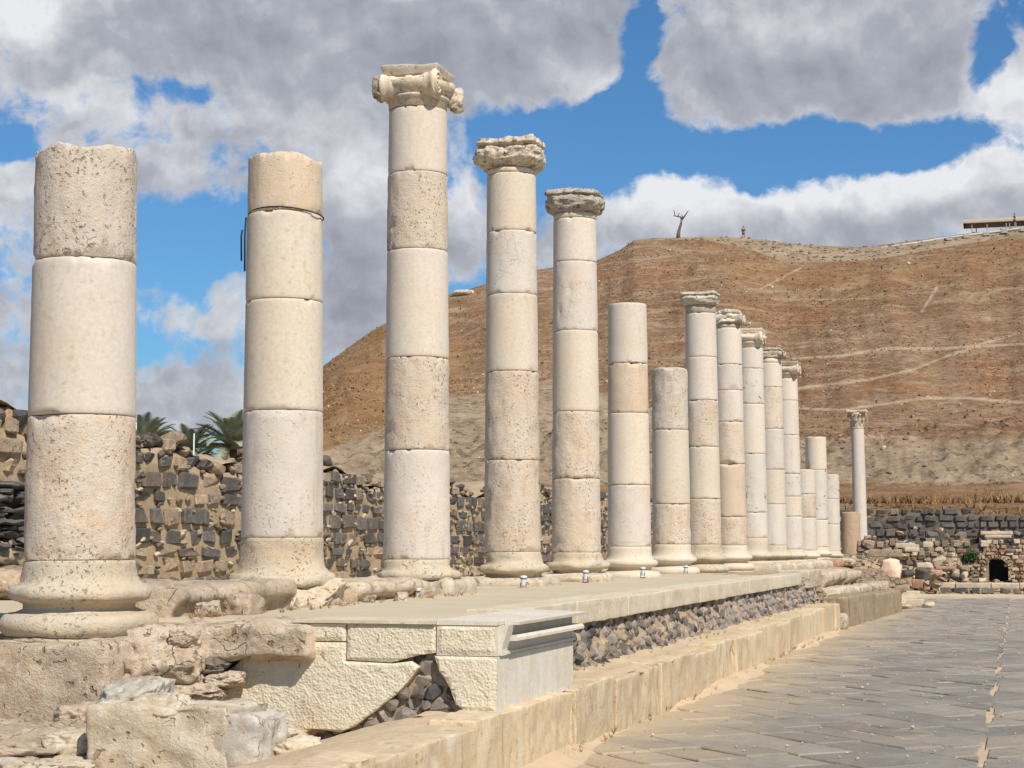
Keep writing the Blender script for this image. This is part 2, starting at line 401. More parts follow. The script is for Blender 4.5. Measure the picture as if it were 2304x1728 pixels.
# road pavers: grey basalt under drifting dust
def paver_mat():
    m, t, b = newmat('worn grey paving basalt', .75, .3)
    g = t.new('ShaderNodeNewGeometry'); pos = g.outputs['Position']
    oi = t.new('ShaderNodeObjectInfo')
    c = t.mix(t.step(t.noise(pos, .9, 5, .6), .38, .62), (.245, .218, .180), (.290, .245, .190))
    c = t.mix(t.math('MULTIPLY', t.step(t.noise(pos, 6, 6, .65), .45, .7), .6), c, (.355, .315, .25))
    c = t.mix(t.math('MULTIPLY', t.step(t.noise(t.vmath('ADD', pos, (7, 3, 0)), 2.4, 4, .6), .56, .68), .5), c, (.29, .225, .195))
    c = t.vmath('SCALE', c, None, t.math('ADD', t.math('MULTIPLY', oi.outputs['Random'], .34), .82))
    sx = t.new('ShaderNodeSeparateXYZ'); t.l.new(pos, sx.inputs[0])
    wob = t.math('MULTIPLY', t.math('SUBTRACT', t.noise(pos, .8, 5, .65), .5), 3.2)
    xx = t.math('ADD', sx.outputs[0], wob)
    dust = t.step(xx, -3.6, -1.6, .9, .0)
    dust2 = t.math('MULTIPLY', t.step(t.noise(t.vmath('ADD', pos, (1, 2, 3)), .55, 6, .7), .52, .70), .30)
    dd = t.math('MAXIMUM', dust, dust2)
    dd = t.math('MULTIPLY', dd, t.step(t.noise(pos, 22, 4, .6), .30, .62, .7, 1))
    c = t.mix(dd, c, (.52, .395, .245))
    pb = t.noise(pos, 30, 3, .6)
    c = t.mix(t.math('MULTIPLY', t.step(pb, .69, .73), .6), c, (.60, .55, .47))
    h = t.math('ADD', t.noise(pos, 11, 6, .65), t.math('MULTIPLY', t.noise(pos, 55, 4, .6), .3))
    t.put(b.inputs['Base Color'], c); t.l.new(t.bump(h, .8, .025), b.inputs['Normal'])
    return m
M['paver'] = paver_mat()

# hillside: dry grass over pale earth; attribute 'zone' R = bare path, G = eroded cliff, B = orange grass
def hill_mat():
    m, t, b = newmat('dry grass hillside', .97, .08)
    g = t.new('ShaderNodeNewGeometry'); pos = g.outputs['Position']
    at = t.new('ShaderNodeAttribute', attribute_name='zone'); s = t.new('ShaderNodeSeparateColor'); t.l.new(at.outputs['Color'], s.inputs[0])
    fib = t.vmath('MULTIPLY', pos, (.55, .55, 1.5))
    n1 = t.noise(fib, .07, 7, .62, .6); n2 = t.noise(fib, .36, 9, .76, .5); n3 = t.noise(fib, 2.3, 6, .75)
    n4 = t.noise(pos, 5.5, 4, .7)
    c = t.mix(t.step(n1, .38, .62), (.262, .148, .080), (.320, .200, .118))
    c = t.mix(t.math('MULTIPLY', t.step(n2, .45, .62), .75), c, (.430, .300, .180))
    c = t.mix(t.math('MULTIPLY', t.step(t.noise(t.vmath('ADD', fib, (40, 9, 2)), .13, 7, .68), .52, .64), .6), c, (.330, .150, .062))
    c = t.mix(t.math('MULTIPLY', t.step(n3, .51, .59), .6), c, (.175, .092, .048))
    c = t.mix(t.math('MULTIPLY', t.step(n3, .45, .37), .6), c, (.50, .355, .225))
    wv = t.noise(t.vmath('MULTIPLY', pos, (.10, .10, .9)), .9, 8, .7, 1.2)
    c = t.mix(t.math('MULTIPLY', t.step(wv, .54, .62), .55), c, (.50, .37, .245))
    c = t.mix(t.math('MULTIPLY', t.step(wv, .45, .36), .45), c, (.20, .105, .055))
    c = t.mix(t.math('MULTIPLY', t.step(n4, .52, .66), .5), c, (.16, .10, .06))
    org = t.mix(t.step(n2, .35, .65), (.29, .145, .055), (.38, .24, .12))
    org = t.mix(t.math('MULTIPLY', t.step(n3, .5, .7), .5), org, (.19, .10, .04))
    c = t.mix(t.math('MULTIPLY', s.outputs[2], t.step(t.math('ADD', n1, n2), .75, 1.05, .55, 1)), c, org)
    clf = t.mix(t.step(n2, .38, .62), (.44, .33, .215), (.31, .215, .13))
    clf = t.mix(t.math('MULTIPLY', t.step(n3, .48, .62), .6), clf, (.52, .405, .275))
    hole = t.step(t.noise(pos, .8, 6, .7), .55, .60)
    clf = t.mix(t.math('MULTIPLY', hole, .65), clf, (.12, .085, .055))
    gm = t.step(t.math('ADD', s.outputs[1], t.math('MULTIPLY', t.math('SUBTRACT', n2, .5), .9)), .30, .62)
    c = t.mix(gm, c, clf)
    pm = t.math('MULTIPLY', t.step(t.math('ADD', s.outputs[0], t.math('MULTIPLY', t.math('SUBTRACT', n2, .5), 2.0)), .22, .80), .8)
    c = t.mix(pm, c, (.56, .42, .28))
    st = t.vor(pos, .55, 'F1'); rm = t.math('MULTIPLY', t.step(st, .13, .07), t.step(t.noise(pos, .06, 3), .5, .6))
    c = t.mix(t.math('MULTIPLY', rm, .3), c, (.50, .42, .32))
    h = t.math('ADD', t.math('MULTIPLY', n2, 1.), t.math('MULTIPLY', n3, .5))
    t.put(b.inputs['Base Color'], c); t.l.new(t.bump(h, .9, .8), b.inputs['Normal'])
    return m
M['hill'] = hill_mat()
def leaf_mat(name, ca, cb):
    m, t, b = newmat(name, .7, .2)
    g = t.new('ShaderNodeNewGeometry')
    t.put(b.inputs['Base Color'], t.mix(t.step(t.noise(g.outputs['Position'], 1.3, 3), .35, .65), ca, cb))
    return m
M['palm'] = leaf_mat('palm leaf', (.25, .28, .18), (.38, .40, .29))
M['leaf'] = leaf_mat('shrub leaf', (.045, .075, .028), (.085, .110, .045))
M['drygrass'] = leaf_mat('dry orange grass', (.33, .19, .085), (.24, .145, .07))
M['bark'] = stone('bare dead wood', (.16, .11, .075), (.10, .065, .045), (.22, .165, .12), 2.)
M['palmtrunk'] = stone('palm trunk', (.20, .15, .10), (.13, .095, .06), (.26, .2, .14), 3.)

# ------------------------------------------------------------------ stone pools
def unit_stone(seed, jit=.05, bev=.08):
    rs = random.Random(seed); V = []; F = []
    corners = {}
    for sx in (-1, 1):
        for sy in (-1, 1):
            for sz in (-1, 1):
                c = [(.5-rs.uniform(0, jit*2))*s for s in (sx, sy, sz)]
                ids = []
                for ax in range(3):
                    p = [c[k] - (bev*rs.uniform(.6, 1.4)*(sx, sy, sz)[k] if k != ax else 0) for k in range(3)]
                    ids.append(len(V)); V.append(p)
                corners[(sx, sy, sz)] = ids
    import itertools
    for ax in range(3):
        o1, o2 = [k for k in range(3) if k != ax]
        for s in (-1, 1):
            q = []
            for a, b_ in ((-1, -1), (1, -1), (1, 1), (-1, 1)):
                k = [0, 0, 0]; k[ax] = s; k[o1] = a; k[o2] = b_; q.append(corners[tuple(k)][ax])
            F.append(q)
        for a in (-1, 1):
            for b_ in (-1, 1):
                k1 = [0, 0, 0]; k1[ax] = -1; k1[o1] = a; k1[o2] = b_; k2 = list(k1); k2[ax] = 1
                c1 = corners[tuple(k1)]; c2 = corners[tuple(k2)]
                F.append([c1[o1], c1[o2], c2[o2], c2[o1]])
    for k in corners: F.append(corners[k])
    V = np.array(V); G = []
    for q in F:                                    # outward winding
        a = V[q]; n = np.cross(a[1]-a[0], a[2]-a[0]); G.append(q if np.dot(n, a.mean(0)) > 0 else q[::-1])
    return V, G
def unit_rubble(seed, n=26):
    rs = np.random.RandomState(seed); pts = rs.normal(size=(n, 3)); pts /= np.linalg.norm(pts, axis=1, keepdims=True)
    pts *= rs.uniform(.44, .54, (n, 1))
    bm = bmesh.new(); vs = [bm.verts.new(p) for p in pts]
    bmesh.ops.convex_hull(bm, input=vs)
    bm.verts.index_update(); keep = [v for v in bm.verts if v.link_faces]
    ix = {v: i for i, v in enumerate(keep)}
    V = np.array([v.co for v in keep]); F = [[ix[v] for v in f.verts] for f in bm.faces]; bm.free()
    return V, F
STONE = [unit_stone(i, .07+.04*(i % 3), .06+.05*(i % 2)) for i in range(12)]
RUBB = [unit_rubble(i) for i in range(14)]
_pool = {}
def pool(kind, i, matk):
    key = (kind, i, matk)
    if key not in _pool:
        V, F = (STONE if kind == 's' else RUBB)[i]
        _pool[key] = mesh('%s_piece' % ('stone' if kind == 's' else 'rubble'), V, F, M[matk], False)
    return _pool[key]
class Pieces:
    """pieces of one thing; the ones nearest the eye become parts, the rest one stuff mesh"""
    def __init__(s, parent, name='stone', limit=290): s.p = parent; s.name = name; s.lim = limit; s.L = []
    def add(s, kind, matk, loc, scale, rot=(0, 0, 0)):
        s.L.append((kind, rng.randrange(12), matk, tuple(loc), tuple(scale), tuple(rot)))
    def build(s, eye=(0, 0, 1.6), vis=None):
        def key(q):
            w_ = s.p.matrix_basis @ Vector(q[3]); d = (w_-Vector(eye)).length
            size = q[4][0]*q[4][2]/d**2 if vis is None or vis(w_) else 0
            return -size
        s.L.sort(key=key)
        for kind, i, matk, loc, sc, rot in s.L[:s.lim]:
            link(s.name, pool(kind, i, matk), s.p, loc, rot, sc)
        rest = {}
        for q in s.L[s.lim:]: rest.setdefault(q[2], []).append(q)
        if rest:
            mats = list(rest); mb = MB(); mi = []
            for k, mk in enumerate(mats):
                for kind, i, matk, loc, sc, rot in rest[mk]:
                    V, F = (STONE if kind == 's' else RUBB)[i]
                    Mx = np.array(Euler(rot).to_matrix())
                    mb.add((V*np.array(sc))@Mx.T+np.array(loc), F); mi += [k]*len(F)
            me = mesh(s.name+'_mass', np.concatenate(mb.v), mb.f, [M[k] for k in mats], False, mi)
            o = link(s.name+'_mass', me, s.p); o['kind'] = 'stuff'

def masonry(root, u0, u1, z0, ztop, course=(.26, .34), length=(.25, .6), pick=None, name='stone', depth=.3, proud=.035, gap=.02, holes=None, jit=.02, back='earth', limit=290, vis=None, by=.075, backing=True):
    """coursed wall in root's local frame: u along +x, front face towards -y, z up"""
    P_ = Pieces(root, name, limit); z = z0; zmax = max(ztop(u0+(u1-u0)*k/40) for k in range(41))
    while z < zmax:
        h = rng.uniform(*course); u = u0 - rng.uniform(0, .2)
        while u < u1:
            l = rng.uniform(*length)*(1 if rng.random() > .15 else .55)
            uc, zc = u+l/2, z+h/2
            if zc < ztop(uc) + rng.uniform(-.08, .0) and not (holes and holes(uc, zc)):
                mk = pick(uc, zc) if pick else 'basalt'
                if mk:
                    k = rng.random(); hh = h*(1 if k > .2 else rng.uniform(.85, .97))
                    P_.add('s', mk, (uc, depth/2-rng.uniform(0, proud)+.01, z+hh/2+rng.uniform(-jit, jit)*.5), (l-gap*rng.uniform(.6, 1.8), depth, hh-gap*rng.uniform(.6, 1.8)),
                           (rng.uniform(-.03, .03), rng.gauss(0, jit), rng.uniform(-.04, .04)))
            u += l
        z += h
    P_.build(vis=vis)
    if backing:
        nu = max(8, int((u1-u0)/.35)); nz = 9
        us = np.linspace(u0, u1, nu)
        V = []
        for k in range(nz):
            for uq in us:
                t_ = k/(nz-1); zt = ztop(uq)-.20
                V.append((uq, by, z0-.1+(zt-z0+.1)*t_))
        V = np.array(V); V[:, 1] += fbm(V*3.1, 3, 4)*.02
        top = V[-nu:].copy(); top[:, 1] += .5; top[:, 2] += fbm(top*2.3, 3, 8)*.04
        base_n = len(V); V = np.concatenate([V, top])
        F = grid_faces(nu, nz)
        for i in range(nu-1): F.append([(nz-1)*nu+i, (nz-1)*nu+i+1, base_n+i+1, base_n+i])
        bk = top.copy(); bk[:, 2] = z0-.1; n2_ = len(V); V = np.concatenate([V, bk])
        for i in range(nu-1): F.append([base_n+i, base_n+i+1, n2_+i+1, n2_+i])
        if holes:
            F = [q for q in F if not holes(V[q][:, 0].mean(), V[q][:, 2].mean())]
        link('core', mesh('core', V, F, M[back], True), root)

# ================================================================== SETTING
# far ground to the horizon
def f_ground(u, v):
    r = 6+(v**3)*4000; a = u*2*math.pi
    x = r*np.cos(a); y = r*np.sin(a)+20
    return np.stack([x, y, np.full_like(x, -.14)], 1)
tag(sheet(64, 40, f_ground, 'ground', M['ground']), 'flat dry ground around the ruins', 'ground', kind='structure')

# road bed sand
def f_bed(u, v):
    x = -3.62+u*8.2; y = 3+v*(58-3)
    p = np.stack([x, y, x*0], 1)
    z = -.016+fbm(p*[2.2, 1.4, 1], 4, 3)*.013
    kx = -3.42+.10*np.sin(y*.7)+fbm(p*[.4, .7, 1], 3, 5)*.25
    z += .09*ss(-x, -kx-.22, -kx+.1)
    z += .04*ss(y, 52, 58)
    return np.stack([x, y, z], 1)
bed = tag(sheet(150, 300, f_bed, 'sand', M['sand']), 'drifted sand between and beside the paving slabs', 'sand', kind='structure')
road = tag(empty('road', (0, 0, 0)), 'ancient street paved with worn grey slabs laid on the diagonal', 'road', kind='structure')
SP = -.33
def clip(poly, nx, c):                             # keep nx*x < c
    out = []
    for i in range(len(poly)):
        a, b = poly[i], poly[(i+1) % len(poly)]
        da, db = c-nx*a[0], c-nx*b[0]
        if da >= 0: out.append(a)
        if (da >= 0) != (db >= 0):
            t = da/(da-db); out.append((a[0]+(b[0]-a[0])*t, a[1]+(b[1]-a[1])*t))
    return out
def paver(poly, seed):
    rs = random.Random(seed); n = len(poly); c = np.mean(poly, 0)
    z = rs.uniform(-.006, .008); tx, ty = rs.gauss(0, .010), rs.gauss(0, .010)
    def ring(shr, dz):
        o = []
        for (x, y) in poly:
            d = np.array([x, y])-c; L = np.linalg.norm(d); d = d*(L-shr)/L
            o.append((d[0]+c[0], d[1]+c[1], z+dz+d[0]*tx+d[1]*ty))
        return o
    V = ring(.003, -.07)+ring(.005, -.010)+ring(.026, 0)
    F = [[i, (i+1) % n, n+(i+1) % n, n+i] for i in range(n)]+[[n+i, n+(i+1) % n, 2*n+(i+1) % n, 2*n+i] for i in range(n)]+[[2*n+i for i in range(n)]]
    return V, F
plist = []
for side in (-1, 1):
    d = np.array([side*math.cos(R(50)), math.sin(R(50))]); nrm = np.array([-d[1], d[0]])*(1 if side > 0 else -1)
    if nrm[1] < 0: nrm = -nrm
    yy_ = -3.
    while yy_ < 57:
        wd = rng.uniform(.36, .56); s_ = rng.uniform(-.9, -.4)
        org = np.array([SP, yy_])
        while s_ < 8:
            ln = rng.uniform(.45, .95)
            jj = lambda: rng.uniform(-.025, .025)
            q = [org+d*(s_+jj())+nrm*jj(), org+d*(s_+ln+jj())+nrm*jj(), org+d*(s_+ln+jj())+nrm*(wd+jj()), org+d*(s_+jj())+nrm*(wd+jj())]
            s_ += ln
            q = [tuple(a) for a in q]
            c = np.mean(q, 0)
            if c[1] < 4 or c[1] > 57: continue
            if side < 0: q = clip(q, 1, SP-.008+.03*math.sin(c[1]*2.1)); q = clip(q, -1, 3.42) if len(q) > 2 else q
            else: q = clip(q, -1, -(SP+.012+.03*math.sin(c[1]*1.9))); q = clip(q, 1, 4.4) if len(q) > 2 else q
            if len(q) < 3: continue
            ar = 0.5*sum(q[i][0]*q[(i+1) % len(q)][1]-q[(i+1) % len(q)][0]*q[i][1] for i in range(len(q)))
            if abs(ar) < .006: continue
            if ar < 0: q = q[::-1]
            plist.append((q, np.mean(q, 0)))
        yy_ += wd/math.cos(R(50))
def pkey(it):
    c = it[1]; a = math.degrees(math.atan2(-c[0], c[1])); vis = (-.6 < a < 33) and c[1] > 12.2
    return (0 if vis else 1, c[1])
plist.sort(key=pkey); rest = MB()
for i, (q, c) in enumerate(plist):
    V, F = paver(q, i)
    if i < 290:
        V = np.array(V)-[c[0], c[1], 0]
        link('paving_slab', mesh('paving_slab', V, F, M['paver']), road, (c[0], c[1], 0))
    else: rest.add(V, F)
o = link('paving_slab_mass', rest.mesh('paving_slab_mass', M['paver']), road); o['kind'] = 'stuff'
# loose pebbles on the street
mb = MB()
for i in range(520):
    y = 11+rng.random()**1.3*32; x = rng.uniform(-3.4, .6)
    V, F = RUBB[i % 14]; s_ = rng.uniform(.008, .028)*(1 if i % 30 else 1.8)
    mb.add(V*s_*[1, 1, .7]+[x, y, .012+s_*.2], F)
o = link('pebbles', mb.mesh('pebbles', M['rock_pale'])); tag(o, 'small pale pebbles scattered on the grey street', 'pebbles', kind='stuff')

# terrace (walkway floor) from the slabs back to the basalt wall
def f_terr(u, v):
    y = 11.6+v*(66-11.6); x = -14.5+u*(14.5-3.95-1.3*ss(y, 32.2, 33.2)-1.0*ss(y, 36, 40))
    p = np.stack([x, y, x*0], 1)
    z = 1.045+fbm(p*[.6, .35, 1], 3, 2)*.022+fbm(p*4, 3, 6)*.006
    z -= .07*ss(-x, 6.9, 9)*1.0
    z -= .10*ss(y, 33, 38); z -= .10*(1-ss(y, 11.6, 11.95))*ss(-x, 4.9, 5.0)
    z = np.where(x > -4.3, z-.03*ss(y, 11, 13), z)
    return np.stack([x, y, z], 1)
tag(sheet(60, 200, f_terr, 'walkway_floor', M['sand_pale']), 'pale trodden floor of the raised colonnade walkway', 'walkway', kind='structure')
link('fill', mesh('fill', *box(-6.9, -3.6, 11.66, 13.4, .1, 1.025), M['earth']), bpy.data.objects['walkway_floor'])
# ground behind the wall up to the hill
def f_back(u, v):
    x = -150+u*(150-12.9); y = 8+v*150
    p = np.stack([x, y, x*0], 1)
    return np.stack([x, y, 1.6+fbm(p*.08, 3, 9)*.25], 1)
tag(sheet(60, 60, f_back, 'upper_ground', M['ground']), 'dry ground on the level behind the basalt wall', 'ground', kind='structure')

# hill ---------------------------------------------------------------
F_ = 3900.
ridge_x = np.array([-2600,-400, 300, 480, 545, 725, 830, 900, 1012, 1093, 1209, 1247, 1344, 1399, 1430, 1470, 1535, 1600, 1690, 1800, 1930, 1965, 2018, 2150, 2304, 2600, 3200, 5000.])
ridge_y = np.array([1200, 1190, 1130, 1075, 1015, 825, 748, 705, 660, 639, 606, 601, 586, 562, 542, 538, 537, 538, 544, 556, 571, 572, 567, 552, 540, 533, 560, 640.])
def az_of(px):                                     # azimuth right of +Y of a pixel column near the horizon
    return np.arctan((np.asarray(px, float)-1152)/(F_*math.cos(PITCH)*1.008)) - YAW
RA = az_of(ridge_x)
def slope_of(y):                                   # tangent of the elevation
    return np.tan(np.arctan((864-y)/F_)+PITCH)
RT = slope_of(ridge_y)
def hill_z(a, D):
    rt = np.interp(a, RA, RT)
    prof = np.interp(D, [60, 79, 81.5, 110, 150, 165, 245], [slope_of(1315), slope_of(1300), slope_of(1151), slope_of(1135), slope_of(1092), slope_of(1003), 9.])
    k = np.clip((D-165)/80., 0, 1)
    prof = np.where(D > 165, slope_of(1003)+(rt-slope_of(1003))*k, prof)
    prof = np.minimum(prof, rt)
    z = 1.6+D*prof
    zr = 1.6+245*rt
    z = np.where(D > 245, zr-1.2*ss(D, 245, 300)-np.maximum(zr-2, 0)*ss(D, 310, 560), z)
    return z
na, nd = 760, 300
AA = np.concatenate([np.linspace(az_of(-1500), az_of(480), 70), np.linspace(az_of(490), az_of(2420), 600), np.linspace(az_of(2440), az_of(4200), 90)])
DD = np.concatenate([np.linspace(63, 165, 110), np.linspace(165.6, 246, 160), np.linspace(248, 560, 30)])
a2, d2 = np.meshgrid(AA, DD); a2 = a2.ravel(); d2 = d2.ravel()
X = np.sin(a2)*d2; Y = np.cos(a2)*d2; Z = hill_z(a2, d2)
pp = np.stack([X, Y, X*0], 1)
amp = ss(d2, 81, 92)*(1-ss(d2, 228, 243)*.85)*(1-ss(d2, 246, 250)*.7)
gul = fbm(np.stack([a2*26+fbm(pp*.02, 2, 3)*.6, d2*.006, d2*0], 1), 4, 11)
rel = fbm(pp*.05, 4, 21)*1.5+gul*1.8*ss(d2, 165, 190)+fbm(pp*.35, 4, 31)*.30
clif = ss(d2, 148, 154)*(1-ss(d2, 166, 178))
rel += clif*(fbm(pp*.22, 4, 41)*1.8+fbm(pp*.7, 3, 42)*.9)
Z = Z+rel*amp
elv = (Z-1.6)/d2; yy = 864-F_*np.tan(np.arctan(elv)-PITCH); xx = 1152+np.tan(a2+YAW)*F_*math.cos(PITCH)*1.008
zone = np.zeros((len(X), 4), np.float32); zone[:, 3] = 1
def line_mask(pts, wd):
    m_ = np.zeros(len(X))
    for (x0, y0), (x1, y1) in zip(pts[:-1], pts[1:]):
        dx, dy = x1-x0, y1-y0; t_ = np.clip(((xx-x0)*dx+(yy-y0)*dy)/(dx*dx+dy*dy), 0, 1)
        m_ = np.maximum(m_, np.exp(-(((xx-x0-t_*dx)**2+((yy-y0-t_*dy)*1.)**2)/wd**2)))
    return m_
paths = [([(1790,812),(1900,808),(2010,793),(2120,797),(2304,792),(2450,786)], 5), ([(1800,878),(1960,862),(2060,842),(2190,797),(2300,770),(2440,740)], 4.5),
         ([(1795,922),(1900,928),(2080,905),(2180,906),(2304,918),(2440,925)], 5), ([(1720,655),(1810,612)], 4),          ([(1830,1000),(1960,985),(2100,990)], 4), ([(2085,715),(2120,665)], 5)]
for pts_, wd_ in paths: zone[:, 0] = np.maximum(zone[:, 0], line_mask(pts_, wd_*.75)*.85)
cl = ss(yy+fbm(pp*.06, 3, 56)*40, 930, 1040)*(1-ss(yy+fbm(pp*.12, 3, 55)*22, 1078, 1096))*ss(xx, 1150, 1250)
lim = np.interp(xx, [400, 725, 830, 1010, 1100, 1240, 1420, 1600, 1900], [1030, 1015, 975, 895, 880, 850, 900, 960, 1000])
cl = np.maximum(cl, ss(yy, lim-12, lim+18)*(1-ss(yy, 1085, 1095)))
rim_hi = np.interp(xx, [1430, 1600, 1690, 1780, 1930, 2050, 2304], [4, 8, 26, 52, 34, 30, 24])
ryy = np.interp(a2, RA, ridge_y)
cl = np.maximum(cl, (1-ss(yy-ryy, rim_hi*.6, rim_hi*1.1))*ss(xx, 1380, 1500)*.95)
cl = np.where(d2 > 246, 1, cl)
zone[:, 1] = cl
orange = ss(yy+fbm(pp*.12, 3, 55)*22, 1084, 1110)*.62
orange = np.maximum(orange, (1-ss(xx, 950, 1150))*ss(ryy*0+yy, 700, 760)*(1-cl)*.85)
orange = np.maximum(orange, np.exp(-((yy-ryy-70)/30)**2)*ss(xx, 1600, 1660)*.5)
zone[:, 2] = orange
me = mesh('hill', np.stack([X, Y, Z], 1), grid_faces(na, nd, flip=True), M['hill'], True)
ca = me.color_attributes.new('zone', 'FLOAT_COLOR', 'POINT'); ca.data.foreach_set('color', zone.ravel())
tag(link('hill', me), 'steep brown hill of dry grass with pale footpaths and an eroded foot', 'hill', kind='structure')
def ridge_pt(px, D=245., dz=0):
    a = az_of(px); return Vector((math.sin(a)*D, math.cos(a)*D, float(hill_z(np.array(a), np.array(min(D, 245.))))+dz))

# tufts of dry grass, stones and dark scrub over the slope: real pieces, coloured apart
rs = np.random.RandomState(15)
vis_i = np.where((xx > 650) & (xx < 2500) & (d2 > 152) & (d2 < 246.5) & (cl < .55))[0]
def tufts(n, hmin, hmax, wmin, wmax, mat, name, lb, seed, idx=vis_i, thr=None):
    rs = np.random.RandomState(seed); ii = rs.choice(idx, n*2)
    nn = fbm(np.stack([X[ii]*.08, Y[ii]*.08, Z[ii]*.2], 1), 3, seed+5); ii = ii[nn > (-.05 if thr is None else thr)][:n]; n = len(ii)
    b_ = np.stack([X[ii], Y[ii], Z[ii]], 1)+rs.uniform(-.15, .15, (n, 3))*[1, 1, 0]
    V_ = []; 
    for k in range(3):
        t_ = rs.uniform(0, math.pi, n); w_ = rs.uniform(wmin, wmax, n); h_ = rs.uniform(hmin, hmax, n)
        cs = np.stack([np.cos(t_)*w_, np.sin(t_)*w_, w_*0-.06], 1); ln = rs.uniform(-.2, .2, (n, 3)); ln[:, 2] = h_
        V_.append(np.stack([b_-cs*[1, 1, -1], b_+cs, b_+ln], 1).reshape(-1, 3))
    V_ = np.concatenate(V_); F_2 = np.arange(len(V_)).reshape(-1, 3).tolist()
    tag(link(name, mesh(name, V_, F_2, mat)), lb, 'grass', kind='stuff')
tufts(5000, .05, .15, .05, .15, newmat('straw', .9, .1)[0], 'straw_grass', 'pale straw coloured tufts over the hillside', 1)
bpy.data.materials['straw'].node_tree.nodes['Principled BSDF'].inputs['Base Color'].default_value = (.43, .285, .16, 1)
tufts(4000, .05, .15, .06, .18, newmat('russet grass', .9, .1)[0], 'russet_grass', 'reddish brown tufts over the hillside', 2)
bpy.data.materials['russet grass'].node_tree.nodes['Principled BSDF'].inputs['Base Color'].default_value = (.30, .145, .065, 1)
tufts(260, .12, .30, .08, .22, newmat('dark scrub', .9, .1)[0], 'dark_scrub', 'small dark scrub over the hillside', 3, thr=.1)
bpy.data.materials['dark scrub'].node_tree.nodes['Principled BSDF'].inputs['Base Color'].default_value = (.13, .085, .045, 1)
mb = MB(); ii = rs.choice(np.where((xx > 650) & (xx < 2500) & (d2 > 150) & (d2 < 246))[0], 170)
for q, i in enumerate(ii):
    V_, F_2 = RUBB[q % 14]; s_ = rs.uniform(.10, .30)*(1 if q % 12 else 1.8); mb.add(V_*s_+[X[i], Y[i], Z[i]+s_*.15], F_2)
tag(link('hill_stones', mb.mesh('hill_stones', M['rock_pale'])), 'pale stones scattered over the hillside', 'stones', kind='stuff')
mb = MB(); ii = np.concatenate([rs.choice(np.where((xx > 900) & (xx < 2500) & (d2 > 150) & (d2 < 178))[0], 500), rs.choice(np.where((xx > 1560) & (xx < 2400) & (d2 < 245) & (d2 > 225) & (cl > .5))[0], 220)])
for q, i in enumerate(ii):
    V_, F_2 = RUBB[q % 14]; s_ = rs.uniform(.12, .42); mb.add(V_*[s_*1.4, s_, s_*.9]+[X[i], Y[i], Z[i]+s_*.1], F_2)  # dark pieces added to read as cracks and dark spots in the slope
tag(link('crack_stones', mb.mesh('crack_stones', M['basalt_warm'])), 'dark stones added to stand for dark cracks in the eroded foot of the hill', 'stones', kind='stuff')
# dry grass at the hill foot and on the brow
mb = MB()
rs = np.random.RandomState(5)
for i in range(5200):
    px = rs.uniform(1780, 2420); D = rs.uniform(80, 148) if i % 3 else rs.uniform(80, 100); a = float(az_of(px))
    z = float(hill_z(np.array(a), np.array(D))); q = np.array([math.sin(a)*D, math.cos(a)*D, z+float(fbm(np.array([[math.sin(a)*D*.05, math.cos(a)*D*.05, 0]]), 2, 21)[0])*1.0])
    if fbm(q[None]*.15, 2, 77)[0] < -.15: continue
    for b_ in range(3):
        t_ = rs.uniform(0, math.pi); w_ = rs.uniform(.03, .07); h_ = rs.uniform(.10, .34); l_ = rs.uniform(-.25, .25, 2)
        c_, s_ = math.cos(t_)*w_, math.sin(t_)*w_
        mb.add([q+[-c_, -s_, -.1], q+[c_, s_, -.1], q+[l_[0], l_[1], h_]], [[0, 1, 2]])
o = link('dry_grass', mb.mesh('dry_grass', M['drygrass'])); tag(o, 'strip of dry orange grass along the foot of the hill', 'grass', kind='stuff')

